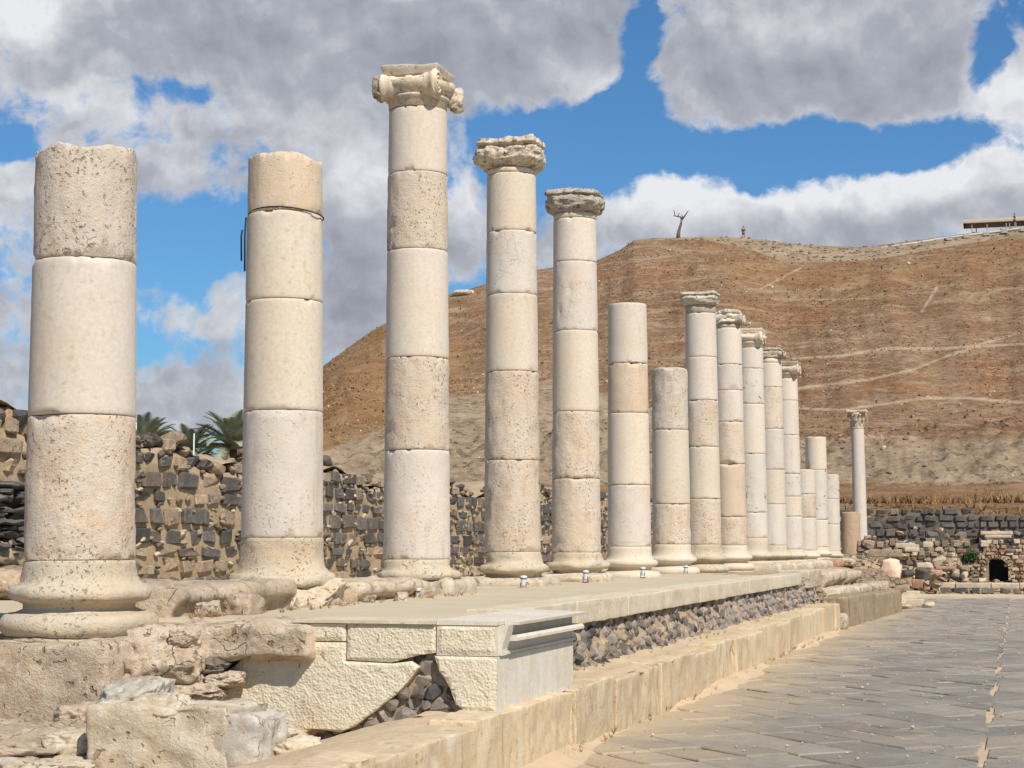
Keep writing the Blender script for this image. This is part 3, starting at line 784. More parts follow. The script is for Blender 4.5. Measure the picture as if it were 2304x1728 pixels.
# ================================================================== COLUMNS
CX = -6.70
TINT = dict(i=(.640, .560, .468), y=(.640, .548, .430), g=(.625, .550, .465), p=(.632, .535, .425), o=(.620, .490, .355), s=(.630, .530, .420), h=(.620, .550, .460), l=(.620, .535, .435), b=(.53, .385, .255))
KIND = dict(i='smooth', y='smooth', g='mottled', p='rough', o='mottled', s='rough', h='pitted', l='lichen', b='rough')
def drum_mesh(z0, z1, r0, r1, code, seed, seg, broken=0., scars=()):
    h = z1-z0; n = max(6, int(h/.075 if seg > 70 else h/.13))
    ts = [0, .008/h, .03/h, .06/h]+list(np.linspace(.10/h, 1-.10/h, n))+[1-.06/h, 1-.03/h, 1-.008/h, 1]
    th = np.arange(seg)*2*math.pi/seg
    T, A = np.meshgrid(ts, th, indexing='ij')
    rr = r0+(r1-r0)*T
    P3 = np.stack([np.cos(A)*.38, np.sin(A)*.38, T*h], 2)
    k = dict(smooth=.0022, mottled=.005, rough=.009, pitted=.006, lichen=.010)[KIND[code]]
    dn = fbm(P3*5+seed*3.3, 4, seed)*k*1.6+np.minimum(0, fbm(P3*13+seed, 3, seed+1)+.1)*k*2.0
    de = np.minimum(T*h, (1-T)*h)
    ch = np.maximum(0, fbm(np.stack([np.cos(A)*1.1, np.sin(A)*1.1, (T > .5)*9.], 2)*3.4+seed*1.7, 5, seed+3)-(.16 if k > .004 else .30))
    chip = np.minimum(ch*.35, .028)*np.exp(-(de/(.010+np.minimum(ch, .3)*.11))**2)
    bev = .007*np.exp(-(de/.008)**2)
    rr = rr+dn-bev-chip
    if k > .005:                                       # a few knocked-out scars
        sc = np.maximum(0, fbm(P3*2.3+seed*9.1, 5, seed+7)-.36); rr -= np.minimum(sc*.10, .014)
    for (sa, sz_, sw, sh, sdp) in scars:               # knocked-out hollows: angle, height, half width, half height, depth
        da = np.abs((A-R(sa)+math.pi) % (2*math.pi)-math.pi)*.38
        q_ = np.sqrt((da/sw)**2+((z0+T*h-sz_)/sh)**2)+fbm(P3*9+seed, 4, seed+60)*.55
        rr = rr-sdp*(1-ss(q_, .55, 1.05))*(1+.5*fbm(P3*14, 3, seed+61))
    zz = z0+T*h
    if broken:
        bt = fbm(np.stack([np.cos(A)*.9, np.sin(A)*.9, A*0], 2)*2.2+seed, 4, seed+2)*broken
        zz = zz+bt*ss(T, .35, 1)
    V = np.stack([np.cos(A)*rr, np.sin(A)*rr, zz], 2).reshape(-1, 3)
    F = grid_faces(seg, len(ts), True)
    base = len(V); ring0 = (len(ts)-1)*seg; prev = ring0
    for j, s_ in enumerate((.8, .5, .2)):
        ring = V[ring0:ring0+seg].copy(); ring[:, :2] *= s_
        if broken:
            q = ring/ .38; ring[:, 2] = z1+fbm(np.stack([q[:, 0]*.9, q[:, 1]*.9, q[:, 0]*0], 1)*2.2+seed, 4, seed+2)*broken+.02
        V = np.concatenate([V, ring])
        cur = len(V)-seg
        for i in range(seg): F.append([prev+i, prev+(i+1) % seg, cur+(i+1) % seg, cur+i])
        prev = cur
    V = np.concatenate([V, [V[prev:prev+seg].mean(0)]]); c = len(V)-1
    for i in range(seg): F.append([prev+i, prev+(i+1) % seg, c])
    F.append(list(range(seg))[::-1])
    return V, F
def lathe(prof, seg, disp=None, square=None, close=True):
    """prof: (r, z) from bottom to top"""
    th = np.arange(seg)*2*math.pi/seg; pr = np.array(prof, float)
    Rr = pr[:, 0][:, None]*np.ones(seg); Zz = pr[:, 1][:, None]*np.ones(seg); A = np.ones((len(pr), 1))*th
    if square is not None:
        sq = np.array(square)[:, None]; f_ = np.minimum(1/np.maximum(np.abs(np.cos(A)), np.abs(np.sin(A))), 1.36); Rr = Rr*(1+(f_-1)*sq)
    V = np.stack([np.cos(A)*Rr, np.sin(A)*Rr, Zz], 2)
    if disp is not None: V = disp(V, A, Rr)
    V = V.reshape(-1, 3); F = grid_faces(seg, len(pr), True)
    V = np.concatenate([V, [V[-seg:].mean(0)], [V[:seg].mean(0)]])
    t0 = (len(pr)-1)*seg; c = len(V)-2
    for i in range(seg): F.append([t0+i, t0+(i+1) % seg, c]); F.append([(i+1) % seg, i, len(V)-1])
    return V, F
def arc(r, z, rad, a0, a1, n=7):                       # convex moulding points
    return [(r+rad*math.cos(R(a0+(a1-a0)*i/(n-1))), z+rad*math.sin(R(a0+(a1-a0)*i/(n-1)))) for i in range(n)]
def base_mesh(z0, z1, rs_, style, seed, seg):
    """attic base from z0 up to the shaft joint z1"""
    H = min(.37, (z1-z0)*.72)
    a = H*.46; b_ = H*.30; sc = H*.24
    ro = rs_*1.44 if style != 'plain' else rs_*1.36
    prof = [(ro-.05, z0-.04), (ro-.03, z0)]
    prof += arc(ro-a/2, z0+a/2, a/2, -80, 80, 9)
    prof += [(ro-a/2-.035, z0+a+.004), (ro-a/2-.085, z0+a+sc*.3), (ro-a/2-.083, z0+a+sc*.75), (ro-a/2-.03, z0+a+sc)]
    zt = z0+a+sc+b_/2; rt_ = rs_*1.30
    prof += arc(rt_-b_/2, zt, b_/2, -80, 80, 8)
    zc = z0+H
    prof += [(rt_-b_*.6, zc+.004), (rs_+.028, zc+.03), (rs_+.014, zc+.07), (rs_+.006, zc+.12)]
    k = (z1-zc-.12)
    if k > .05: prof += [(rs_+.002, zc+.12+k*.5)]
    prof += [(rs_, z1-.010), (rs_-.008, z1)]
    am = dict(clean=.006, worn=.034, eroded=.055, plain=.012)[style]
    def disp(V, A, Rr):
        n = fbm(V*[2.6, 2.6, 5.]+seed*3.1, 5, seed); m_ = np.minimum(0, fbm(V*[1.6, 1.6, 3.]+seed*1.3, 3, seed+4)+.08)
        d = n*am+m_*am*2.2
        fade = 1-ss(V[..., 2], z1-.12, z1)*.8
        d = d*fade
        V = V.copy(); V[..., 0] += np.cos(A)*d; V[..., 1] += np.sin(A)*d; V[..., 2] += fbm(V*3.1+7, 3, seed+6)*am*.55*fade
        return V
    if style == 'eroded':                             # finer rows so the wear reads
        pr = np.array(prof); t_ = np.linspace(0, len(pr)-1, 46); prof = list(zip(np.interp(t_, range(len(pr)), pr[:, 0]), np.interp(t_, range(len(pr)), pr[:, 1])))
    return lathe(prof, seg, disp)

def spiral_relief(mb, cx, cy, cz, rad, face, tk=.02):
    """scroll on a volute end, axis along x; face = +1 or -1"""
    pts = []; rr = []
    for i in range(44):
        t_ = i/43; a = t_*2*math.pi*2.4; r_ = rad*(1-t_*.82)
        pts.append((cx, cy+math.cos(a)*r_, cz+math.sin(a)*r_)); rr.append(tk*(1-.5*t_))
    V, F = tube(pts, rr, 6); mb.add(V, F)
def ionic(root, z0, rtop, seed, mat, wid=.47, worn=.012, seg=64):
    """neck, echinus, two bolsters with scrolls, abacus; bolsters run along x"""
    def wear(V, k=1):
        V = np.asarray(V, float); n = np.stack([fbm(V*4.2+seed+q*7, 4, seed+q) for q in range(3)], 1)
        return V+n*worn*k+np.stack([fbm(V*11+seed+q*3, 3, seed+q+8) for q in range(3)], 1)*worn*.5*k
    prof = [(rtop-.008, z0+.004), (rtop+.004, z0+.012), (rtop+.006, z0+.10), (rtop+.03, z0+.115), (rtop+.035, z0+.14), (rtop+.01, z0+.155), (rtop+.05, z0+.19), (rtop+.09, z0+.24), (rtop+.10, z0+.30)]
    V, F = lathe(prof, seg); link('echinus', mesh('echinus', wear(V, .7), F, mat, True), root)
    for sy in (-1, 1):
        mb = MB(); pts = []; rr = []
        for i in range(25):
            t_ = i/24*2-1; pts.append((t_*wid, sy*.27, z0+.25)); fl = .115+.055*abs(t_)**2.2
            if abs(t_) < .12: fl += .012
            rr.append(fl)
        V, F = tube(pts, rr, 28)
        # flutes along the cushion
        V = V.copy(); ax = np.array([0, sy*.27, z0+.25]); dv = V-ax; dv[:, 0] = 0; L = np.linalg.norm(dv, axis=1, keepdims=True)+1e-9
        V += dv/L*(.006*np.cos(np.arange(len(V))*0+V[:, 0]*62))[:, None]*(np.abs(V[:, 0:1]) > .12)
        mb.add(wear(V), F)
        for sx in (-1, 1):
            k = MB(); spiral_relief(k, sx*(wid+.004), sy*.27, z0+.25, .14, sx); mb.add(wear(np.concatenate(k.v), .6), k.f)
        link('volute', mb.mesh('volute', mat, True), root)
    V, F = rough_box(wid*2+.04, wid*2-.04, .13, .05, worn*1.1, 4, seed, .02); V[:, 2] += z0+.375
    sl = np.clip((V[:, 2]-(z0+.375))/.13, 0, 1); V[:, :2] *= (.93+.07*ss(sl, .2, .7))[:, None]
    link('abacus', mesh('abacus', V, F, mat, True), root)
def worn_capital(root, z0, rtop, seed, mat, wid=.455, h=.42, neck=.11, seg=72, amp=.06, vol=True):
    prof = [(rtop-.01, z0+.004), (rtop, z0+.02), (rtop+.005, z0+neck*.7), (rtop-.02, z0+neck)]
    def d1(V, A, Rr):
        n = fbm(V*6+seed, 4, seed)*.018; V = V.copy(); V[..., 0] += np.cos(A)*n; V[..., 1] += np.sin(A)*n; return V
    V, F = lathe(prof, seg, d1); link('echinus', mesh('echinus', V, F, M['capital_clean'], True), root)
    z = z0+neck; n = 30
    ts = np.linspace(0, 1, n); wi = wid*(.84 if vol else 1)
    rr = np.interp(ts, [0, .10, .28, .50, .66, .74, .80, 1], [rtop+.0, rtop+.06, wi*.98, wi, wi*.93, wi*.84, wi*.98, wi*.90])
    sq = np.interp(ts, [0, .2, .5, 1], [0, .3, .6, .8])
    prof = [(r_, z-.01+t_*h) for r_, t_ in zip(rr, ts)]
    prof += [(wid*.55, z+h+.0), (wid*.25, z+h-.01)]; sq = list(sq)+[.5, .3]
    def d2(V, A, Rr):
        n = fbm(V*[4.6, 4.6, 5.5]+seed*2.1, 5, seed, .6); m_ = np.minimum(0, fbm(V*[3, 3, 6]+seed, 3, seed+4)); f_ = 1-np.abs(fbm(V*8+seed, 4, seed+8))*2
        d = n*amp*1.2+m_*amp*1.9+(f_-.5)*amp*.55; V = V.copy()
        V[..., 0] += np.cos(A)*d; V[..., 1] += np.sin(A)*d; V[..., 2] += fbm(V*4+3, 4, seed+5)*amp*.8
        return V
    V, F = lathe(prof, seg, d2, sq); link('worn_block', mesh('worn_block', V, F, mat, True), root)
    if vol:
        for sy in (-1, 1):
            mb = MB(); pts = []; rr = []
            for i in range(26):
                t_ = i/25*2-1; pts.append((t_*wid*.96, sy*wid*.52, z+h*.36)); rr.append(h*.30+h*.10*abs(t_)**2)
            V, F = tube(pts, rr, 26)
            ax = np.array([0, sy*wid*.52, z+h*.36]); dv = V-ax; dv[:, 0] = 0; L_ = np.linalg.norm(dv, axis=1, keepdims=True)+1e-9
            dd = fbm(V*7+seed, 5, seed+20)*amp*1.0+np.minimum(0, fbm(V*4+seed, 3, seed+24))*amp*1.6
            V = V+dv/L_*dd[:, None]; V[:, 0] += fbm(V*8, 3, seed+30)*amp*.8; mb.add(V, F)
            for sx in (-1, 1):
                k = MB(); spiral_relief(k, sx*(wid*.965), sy*wid*.52, z+h*.36, h*.34, sx, .022); W = np.concatenate(k.v)
                W = W+np.stack([fbm(W*9+seed+q_, 3, seed+q_) for q_ in range(3)], 1)*amp*.5; mb.add(W, k.f)
            link('volute', mb.mesh('volute', mat, True), root)
def corinthian(root, z0, rtop, seed, mat):
    V, F = lathe([(rtop, z0), (rtop+.02, z0+.04), (rtop-.01, z0+.08), (rtop+.01, z0+.40), (rtop+.06, z0+.60), (rtop+.12, z0+.70)], 32)
    link('bell', mesh('bell', V, F, mat, True), root)
    for tier, (n, zb, hh, ro) in enumerate(((8, .06, .34, .0), (8, .22, .42, .39))):
        for i in range(n):
            a = 2*math.pi*i/n+ro; mb = MB(); V = []
            rows = [(0, 0, .07), (.015, .4, .10), (.03, .7, .09), (.09, .92, .07), (.14, .95, .045), (.15, .82, .02)]
            for out, t_, w_ in rows:
                for s_ in (-1, -.5, 0, .5, 1):
                    r_ = rtop+.015+out+(0.012 if s_ == 0 else 0)-abs(s_)*.012
                    V.append((r_, s_*w_, z0+zb+t_*hh))
            V = np.array(V); c_, s2 = math.cos(a), math.sin(a)
            W = np.stack([V[:, 0]*c_-V[:, 1]*s2, V[:, 0]*s2+V[:, 1]*c_, V[:, 2]], 1)
            inn = W.copy(); inn[:, 0] -= c_*.03; inn[:, 1] -= s2*.03
            nv = len(W); F = grid_faces(5, 6)+[[q+nv for q in f_[::-1]] for f_ in grid_faces(5, 6)]
            link('acanthus_leaf', mesh('acanthus_leaf', np.concatenate([W, inn]), F, mat, True), root)
    V, F = rough_box(rtop*2+.34, rtop*2+.34, .13, .06, .03, 5, seed, .03); V[:, 2] += z0+.70
    q = np.maximum(np.abs(V[:, 0]), np.abs(V[:, 1])); m_ = np.minimum(np.abs(V[:, 0]), np.abs(V[:, 1])); V[:, :2] *= (1-.16*(1-m_/(q+1e-6)))[:, None]
    link('abacus', mesh('abacus', V, F, mat, True), root)

# (Y, shaft top, joints, codes bottom->top, foot z, lean x, base style, capital, top broken, label)
COLS = [
 (11.50, 4.54, [1.49, 2.55, 3.71], 'sil', .94, -.025, 'worn', None, .075, 'thick near column at the left edge, its broken top specked with dark lichen'),
 (15.18, 5.28, [1.67, 2.86, 3.91, 4.75], 'gyyo', .97, -.021, 'eroded', None, .060, 'column with a dark strap under its orange stained broken top'),
 (18.99, 6.70, [1.44, 2.69, 3.76, 5.02, 5.93], 'gpipi', .97, -.015, 'eroded', 'ionic', 0, 'tallest looking column, with the well carved square capital with a fallen corner scroll'),
 (22.93, 6.74, [1.51, 2.76, 3.98, 5.05, 5.93], 'psygy', .97, -.019, 'eroded', 'worn', 0, 'column with a buff lumpy capital, its pitted lowest drum on a crumbling base'),
 (26.51, 6.76, [1.49, 2.64, 3.69, 4.97, 6.07], 'psygi', .97, -.012, 'eroded', 'dark', 0, 'column left of the flat topped one, with a small black specked capital against the clouds'),
 (30.36, 5.92, [1.58, 2.67, 3.95, 4.84], 'gyoi', .97, -.017, 'clean', None, 0, 'flat topped column without capital, one drum banded in orange'),
 (34.26, 5.13, [1.62, 2.42, 3.90], 'syl', 1.0, -.015, 'clean', None, .012, 'short column with dark holes near its flat broken top'),
 (37.96, 6.73, [1.62, 2.62, 3.76, 4.79, 5.75], 'pypii', 1.0, -.030, 'worn', 'grey', 0, 'column right of the short holed one, with a flat grey lichen covered capital'),
 (41.71, 6.85, [1.60, 2.28, 3.55, 4.57, 5.33, 5.96], 'sopggi', .99, -.042, 'clean', 'dark', 0, 'seven drum column with a ragged brown capital, second of the crowded capitals'),
 (45.30, 6.76, [1.79, 2.45, 3.98, 5.28, 6.21], 'ghihi', 1.02, -.025, 'plain', 'ionic', 0, 'crowded column with a clean scroll capital and many dark pits in one drum'),
 (49.06, 6.74, [1.60, 2.75, 3.72, 4.87, 6.05], 'gygpi', 1.0, -.031, 'plain', 'low', 0, 'column with a pinkish upper drum between two scroll capital columns'),
 (52.90, 6.66, [1.48, 2.47, 3.07, 3.75, 4.93, 5.98], 'gyhgii', 1.0, -.065, 'plain', 'bolster', 0, 'last capital bearing column of the crowded group, its scroll jutting to the right'),
 (56.46, 4.02, [1.44, 2.49, 3.25], 'gpi', .99, .014, 'clean', None, .01, 'low broken column in front of the taller jagged one'),
 (60.09, 5.29, [1.54, 2.47, 4.18], 'ihy', 1.0, .002, 'clean', None, .02, 'taller broken column right after the crowded capitals, yellowish top drum'),
 (64.04, 4.16, [1.39, 2.37, 3.29], 'igh', 1.0, .027, 'plain', None, .02, 'last low grey column before the brown stump'),
 (72.36, 2.94, [], 'b', 1.22, .0, 'none', None, .01, 'single brown stump standing before the far slender column'),
 (76.88, 6.67, [1.39], 'g', 1.10, -.044, 'plain', 'corinthian', 0, 'slender far column apart from the row with a leafy orange capital'),
]
SCARS = {0: [(-100, 2.53, .20, .05, .03), (-20, 4.05, .16, .02, .02), (-45, 3.72, .12, .06, .02), (-150, 3.73, .12, .05, .025), (-80, 1.52, .3, .02, .012), (-138, 1.9, .03, .06, .012)],
         1: [(-165, 5.0, .07, .16, .03), (-10, 4.72, .10, .10, .012), (-70, 2.84, .25, .04, .012)],
         2: [(-146, 5.16, .09, .16, .06), (-128, 5.30, .12, .03, .03), (-140, 2.92, .10, .05, .025), (-118, 2.95, .07, .03, .02)],
         3: [(-105, 1.95, .14, .30, .012), (-138, 2.1, .09, .30, .016), (-95, 3.5, .03, .02, .02), (-30, 5.93, .08, .03, .03)],
         4: [(-120, 5.25, .05, .06, .025), (-95, 5.35, .03, .03, .02), (-90, 5.62, .05, .03, .02), (-130, 1.62, .18, .10, .02), (-60, 2.64, .25, .03, .02)],
         5: [(-60, 4.82, .16, .03, .03), (-80, 1.62, .25, .03, .015)],
         6: [(-110, 4.85, .03, .03, .04), (-85, 4.9, .035, .03, .04), (-100, 4.6, .04, .03, .03), (-60, 4.45, .04, .02, .03), (-130, 4.5, .10, .03, .02)],
         8: [(-90, 3.56, .25, .06, .05), (-40, 4.58, .12, .04, .03), (-60, 5.36, .10, .05, .03)],
         9: [(-100+13*((i*7) % 9-4), 2.6+.11*i, .035, .022, .035) for i in range(11)],
         13: [(-140, 4.25, .14, .10, .05)]}
for k, (Yc, zt, js, codes, zf, lean, style, capk, broken, label) in enumerate(COLS):
    seg = 112 if k < 3 else (80 if k < 7 else 48)
    rb, rt = (.388, .342)
    if k == 0: rb, rt = .405, .372
    if k == 15: rb, rt = .385, .385
    if k == 16: rb, rt = .305, .275
    root = empty('column', (CX, Yc, zf), (0, lean/(zt-zf), 0), label=label, cat='column', group='columns of the colonnade along the street')
    L = lambda z: z-zf
    rad = lambda z: rb+(rt-rb)*(z-1.5)/(6.7-1.5)*(1 if k else 1.7) if k < 15 else rb+(rt-rb)*(z-1.3)/5.4
    if style != 'none':
        zj = js[0]; V, F = base_mesh(0, L(zj), rad(zj), style, 30+k, seg)
        mt = dict(clean='smooth', plain='mottled', worn='rough', eroded='rough')[style]
        tint = TINT['y'] if style == 'clean' else (.575, .49, .365)
        link('base', mesh('base', V, F, M[mt], True), root, color=tint)
    edges = (js if js else [zf])+[zt]
    for i in range(len(edges)-1):
        a, b_ = edges[i], edges[i+1]; g_ = .006 if k < 5 else .009
        code = codes[i]
        V, F = drum_mesh(L(a)+g_*.5, L(b_)-(g_*.5 if i < len(edges)-2 or capk else 0), rad(a), rad(b_), code, 100+k*10+i, seg, broken if i == len(edges)-2 else 0, [(a_, z_-zf, w_, h_, d_) for (a_, z_, w_, h_, d_) in SCARS.get(k, []) if a-.1 < z_ < b_+.1])
        tn = TINT[code]; jt = rng.uniform(.95, 1.04); tn = tuple(c*jt for c in tn)
        o = link('drum', mesh('drum', V, F, M[KIND[code]], True), root, color=tn)
        if rng.random() < .3: o['label'] = dict(i='smooth ivory drum', y='smooth cream yellow drum', g='mottled grey drum', p='rough pinkish drum', o='orange stained drum', s='rough pitted cream drum', h='drum full of dark holes', l='lichen specked drum', b='brown rough drum')[code]
    if len(edges) > 1 and js:
        V, F = tube([(0, 0, L(js[0])-.05), (0, 0, L(edges[-2])+.03)], [rad(edges[0])-.06, rad(edges[-2])-.06], 40)
        link('joint_filling', mesh('joint_filling', V, F, M['mortar'], True), root)
    if capk == 'ionic': ionic(root, L(zt), rad(zt), 60+k, M['capital_clean'], .335 if k == 2 else .36, .022 if k == 2 else .010)
    elif capk == 'bolster': ionic(root, L(zt), rad(zt), 60+k, M['capital_clean'], .41, .016)
    elif capk == 'worn': worn_capital(root, L(zt), rad(zt), 61, M['capital'], .465, .40, .08, 110, .075, False)
    elif capk == 'dark': worn_capital(root, L(zt), rad(zt), 60+k, M['capital_dark'], .44 if k < 6 else .41, .36 if k < 6 else .34, .10, 96, .075 if k < 6 else .055, k > 6)
    elif capk == 'grey': worn_capital(root, L(zt), rad(zt), 60+k, M['capital_dark'], .43, .28, .18, 72, .05, False)
    elif capk == 'low': worn_capital(root, L(zt), rad(zt), 60+k, M['capital'], .45, .30, .13, 48, .05)
    elif capk == 'corinthian': corinthian(root, L(zt), rad(zt), 5, M['ruin_cream'])
    if k == 2:                                            # hanging broken scroll on the street corner
        V, F = boulder(.20, .24, .30, 12, .22, 2., 3, .4); link('volute', mesh('volute', V, F, M['capital'], True), root, (.40, .22, L(zt)+.02))
        V, F = boulder(.18, .28, .32, 12, .25, 2., 8, .4); link('volute', mesh('volute', V, F, M['capital'], True), root, (-.36, -.26, L(zt)+.06))
    if k in (3, 4):                                       # worn plinth under the base
        V, F = rough_box(1.10 if k == 3 else 1.02, 1.0, .20, .05, .035, 4, k, .07)
        root.children[0].location.z = .0
        link('plinth', mesh('plinth', V, F, M['rock_pale'], True), root, (.02, 0, -.01))
    if k == 1:
        V, F = boulder(1.25, 1.05, .40, 26, .16, 2.2, 12, .45); link('plinth', mesh('plinth', V, F, M['rock_pale'], True), root, (.10, -.06, -.05))
    if k == 2:
        V, F = rough_box(1.15, 1.0, .30, .05, .07, 3, k, .10); link('plinth', mesh('plinth', V, F, M['rock_pale'], True), root, (.02, -.02, -.04))
# strap round the second column
root = empty('cable_strap', (CX-.005, 15.18, 4.74), label='black strap tied round the second column just below its orange top', cat='strap')
pts = [(math.cos(a)*.360, math.sin(a)*.360, .01+.055*math.sin(a)*-1*.3-.012*math.cos(2*a)) for a in np.linspace(0, 2*math.pi, 49)]
link('band', mesh('band', *tube(pts, .0065, 6), M['black'], True), root)
a0 = R(213)
p0 = Vector((math.cos(a0)*.385, math.sin(a0)*.385, 0))
for dx_, l_ in ((0, .40), (-.035, .30)):
    link('loose_end', mesh('loose_end', *tube([p0+Vector((dx_*.9, dx_*.3, -.02 if dx_ == 0 else -.14)), p0+Vector((dx_*.9-.01, dx_*.3, -.2)), p0+Vector((dx_*.9-.005, dx_*.3, -.14-l_))], .009, 6), M['black'], True), root)

# spot lamps at the feet of the columns
LAB = ['white spot lamp before the foot of the third column', 'white spot lamp on the plinth of the fourth column', 'white spot lamp at the left of the fifth column base', 'white spot lamp on the round base of the flat topped column', 'white spot lamp between the flat topped and the short column', 'white spot lamp beside the pink base right of the short column']
def spot(loc, rz, label, sc=1.):
    root = empty('spot_lamp', loc, (0, 0, rz), label=label, cat='spotlight', group='spot lamps along the column bases')
    root.scale = (sc,)*3
    link('body', mesh('body', *lathe([(.045, .06), (.052, .07), (.055, .20), (.058, .21)], 20), M['metal_white'], True), root, rot=(R(-8), 0, 0))
    link('head', mesh('head', *lathe([(.066, .212), (.070, .22), (.070, .262), (.062, .266), (.054, .262), (.050, .232)], 20), M['metal_white'], True), root, rot=(R(-8), 0, 0))
    link('rim', mesh('rim', *lathe([(.062, .200), (.073, .203), (.073, .211), (.062, .212)], 20), M['metal_dark'], True), root, rot=(R(-8), 0, 0))
    mb = MB(); mb.add(*box(-.06, -.052, -.012, .012, 0, .13)); mb.add(*box(.052, .06, -.012, .012, 0, .13)); mb.add(*box(-.06, .06, -.05, .05, -.01, .006))
    link('bracket', mb.mesh('bracket', M['metal_dark']), root)
for (x, y, z, rz), lb in zip([(-6.17, 17.55, .97, .2), (-6.24, 21.85, 1.03, .1), (-6.26, 25.3, 1.05, 0), (-6.24, 29.3, 1.05, 0), (-6.30, 33.6, 1.03, 0), (-6.35, 38.2, 1.03, 0)], LAB): spot((x, y, z), rz, lb, .66)

# ================================================================== FRONT OF THE WALKWAY
Y0, XF = 11.44, -3.45
# moulded corner block: two courses
root = empty('corner_block', (XF, Y0, .45), label='smooth pale corner block with a moulded cornice at the front end of the walkway', cat='stone block')
def prism(poly, y0, y1, face_res=None):                 # polygon in xz, extruded along y
    n = len(poly); V = [(x, y0, z) for x, z in poly]+[(x, y1, z) for x, z in poly]
    F = [list(range(n)), [n+i for i in range(n)][::-1]]+[[(i+1) % n, i, n+i, n+(i+1) % n] for i in range(n)]
    return np.array(V), F
def fix_normals(me):
    bm = bmesh.new(); bm.from_mesh(me); bmesh.ops.recalc_face_normals(bm, faces=bm.faces); bm.to_mesh(me); bm.free(); return me
def hewn_panel(poly, y0, depth, seed, amp=.012, res=.03):
    """polygon in xz with a dense chiselled front face at y0 (towards -y) and flat sides"""
    bm = bmesh.new(); vs = [bm.verts.new((x, 0, z)) for x, z in poly]; f = bm.faces.new(vs)
    xs = [p[0] for p in poly]; zs = [p[1] for p in poly]
    for ax, lo, hi in (((1, 0, 0), min(xs), max(xs)), ((0, 0, 1), min(zs), max(zs))):
        t_ = lo+res
        while t_ < hi-res*.3:
            co = (t_, 0, 0) if ax[0] else (0, 0, t_)
            bmesh.ops.bisect_plane(bm, geom=list(bm.verts)+list(bm.edges)+list(bm.faces), plane_co=co, plane_no=ax); t_ += res
    front = list(bm.faces); be = [e_ for e_ in bm.edges if e_.is_boundary]; bset = {v for e_ in be for v in e_.verts}
    for v in bm.verts:
        v.co.y = y0
    ex = bmesh.ops.extrude_edge_only(bm, edges=be)
    nv = [g for g in ex['geom'] if isinstance(g, bmesh.types.BMVert)]
    for v in nv: v.co.y += depth
    fr = [v for v in bm.verts if v not in set(nv)]
    co = np.array([v.co[:] for v in fr]); d = fbm(co*24+seed, 3, seed)*amp+fbm(co*4+seed, 3, seed+2)*amp
    for v, dd_ in zip(fr, d):
        v.co.y += dd_+(.012 if v in bset else 0)
    bmesh.ops.recalc_face_normals(bm, faces=bm.faces)
    me = bpy.data.meshes.new('panel'); bm.to_mesh(me); bm.free(); return me
G = .004
low = [(-.005, .385), (-.005, .012), (-.22, .005), (-.30, .06), (-.335, .15), (-.37, .22), (-.42, .28), (-.44, .34), (-.455, .385)]
me = hewn_panel([(x+XF, z+.455) for x, z in low][::-1], Y0, .02, 4, .005, .04); me.name = 'rough_face'; me.materials.append(M['hewn'])
link('rough_face', me, root, (-XF, -Y0-.006, -.45), color=(1, 1, 1))
V, F = prism([(x, z+.005) for x, z in low], .006, 2.10)
V[:, 2] += .004*np.sin(V[:, 1]*9)
me = fix_normals(mesh('lower_block', V, F, M['block'])); link('lower_block', me, root)
# upper course with cornice profile on the street side (x is outwards)
body = [(-.01, .395), (-.01, .60), (-.44, .60), (-.44, .395)]
link('upper_block', fix_normals(mesh('upper_block', *prism(body, .006, 2.10), M['block'])), root)
me = hewn_panel([(XF-.435, .85), (XF-.015, .85), (XF-.015, 1.045), (XF-.435, 1.045)], Y0, .02, 9, .005, .035); me.materials.append(M['hewn']); me.name = 'rough_face'
link('rough_face', me, root, (-XF, -Y0-.006, -.45))
link('top_ledge', fix_normals(mesh('top_ledge', *prism([(-.44, .603), (-.004, .603), (.0, .628), (-.44, .640)], 0, 2.12), M['block'])), root)
link('lip', fix_normals(mesh('lip', *prism([(.001, .602), (.105, .602), (.110, .622), (.001, .627)], .17, 2.12), M['block'])), root)
link('cornice', fix_normals(mesh('cornice', *prism([(-.012, .530), (.072, .530), (.086, .512), (.086, .492), (-.012, .486)][::-1], .20, 2.11), M['block'])), root)
link('end_pad', fix_normals(mesh('end_pad', *prism([(-.012, .395), (.012, .395), (.012, .44), (.030, .495), (.045, .54), (.062, .60), (-.012, .60)], .06, .20), M['block'])), root)
link('fillet', fix_normals(mesh('fillet', *prism([(-.012, .398), (.016, .398), (.016, .418), (-.012, .424)], .16, 2.11), M['block'])), root)

# hewn wall left of it
hw = empty('chiselled_wall', (-4.6, Y0, .4), label='pale point chiselled wall face at the front end of the walkway, left of the corner block', cat='wall')
def hp(poly, yy_, depth, seed, **kw):
    me = hewn_panel(poly, yy_, depth, seed, **kw); me.materials.append(M['hewn']); me.name = 'hewn_block'
    link('hewn_block', me, hw, (4.6, -Y0, -.4))
hp([(-3.90, .862), (-3.90, 1.055), (-4.555, 1.055), (-4.555, .80), (-4.22, .79), (-4.03, .842)][::-1], Y0, .5, 21, amp=.006)
hp([(-4.565, .93), (-4.565, 1.055), (-4.93, 1.062), (-4.96, 1.0), (-4.98, .93)][::-1], Y0, .5, 22, amp=.006)
big = [(-4.565, .922), (-4.98, .922), (-5.12, .91), (-5.30, .84), (-5.42, .74), (-5.55, .66), (-5.70, .56), (-5.58, .46), (-5.36, .40), (-5.15, .28), (-5.02, .20), (-4.90, .26), (-4.82, .32), (-4.60, .30), (-4.50, .34), (-4.32, .47), (-4.15, .60), (-4.02, .76), (-4.08, .80), (-4.22, .782), (-4.565, .792)]
hp(big, Y0, .35, 23, amp=.007)
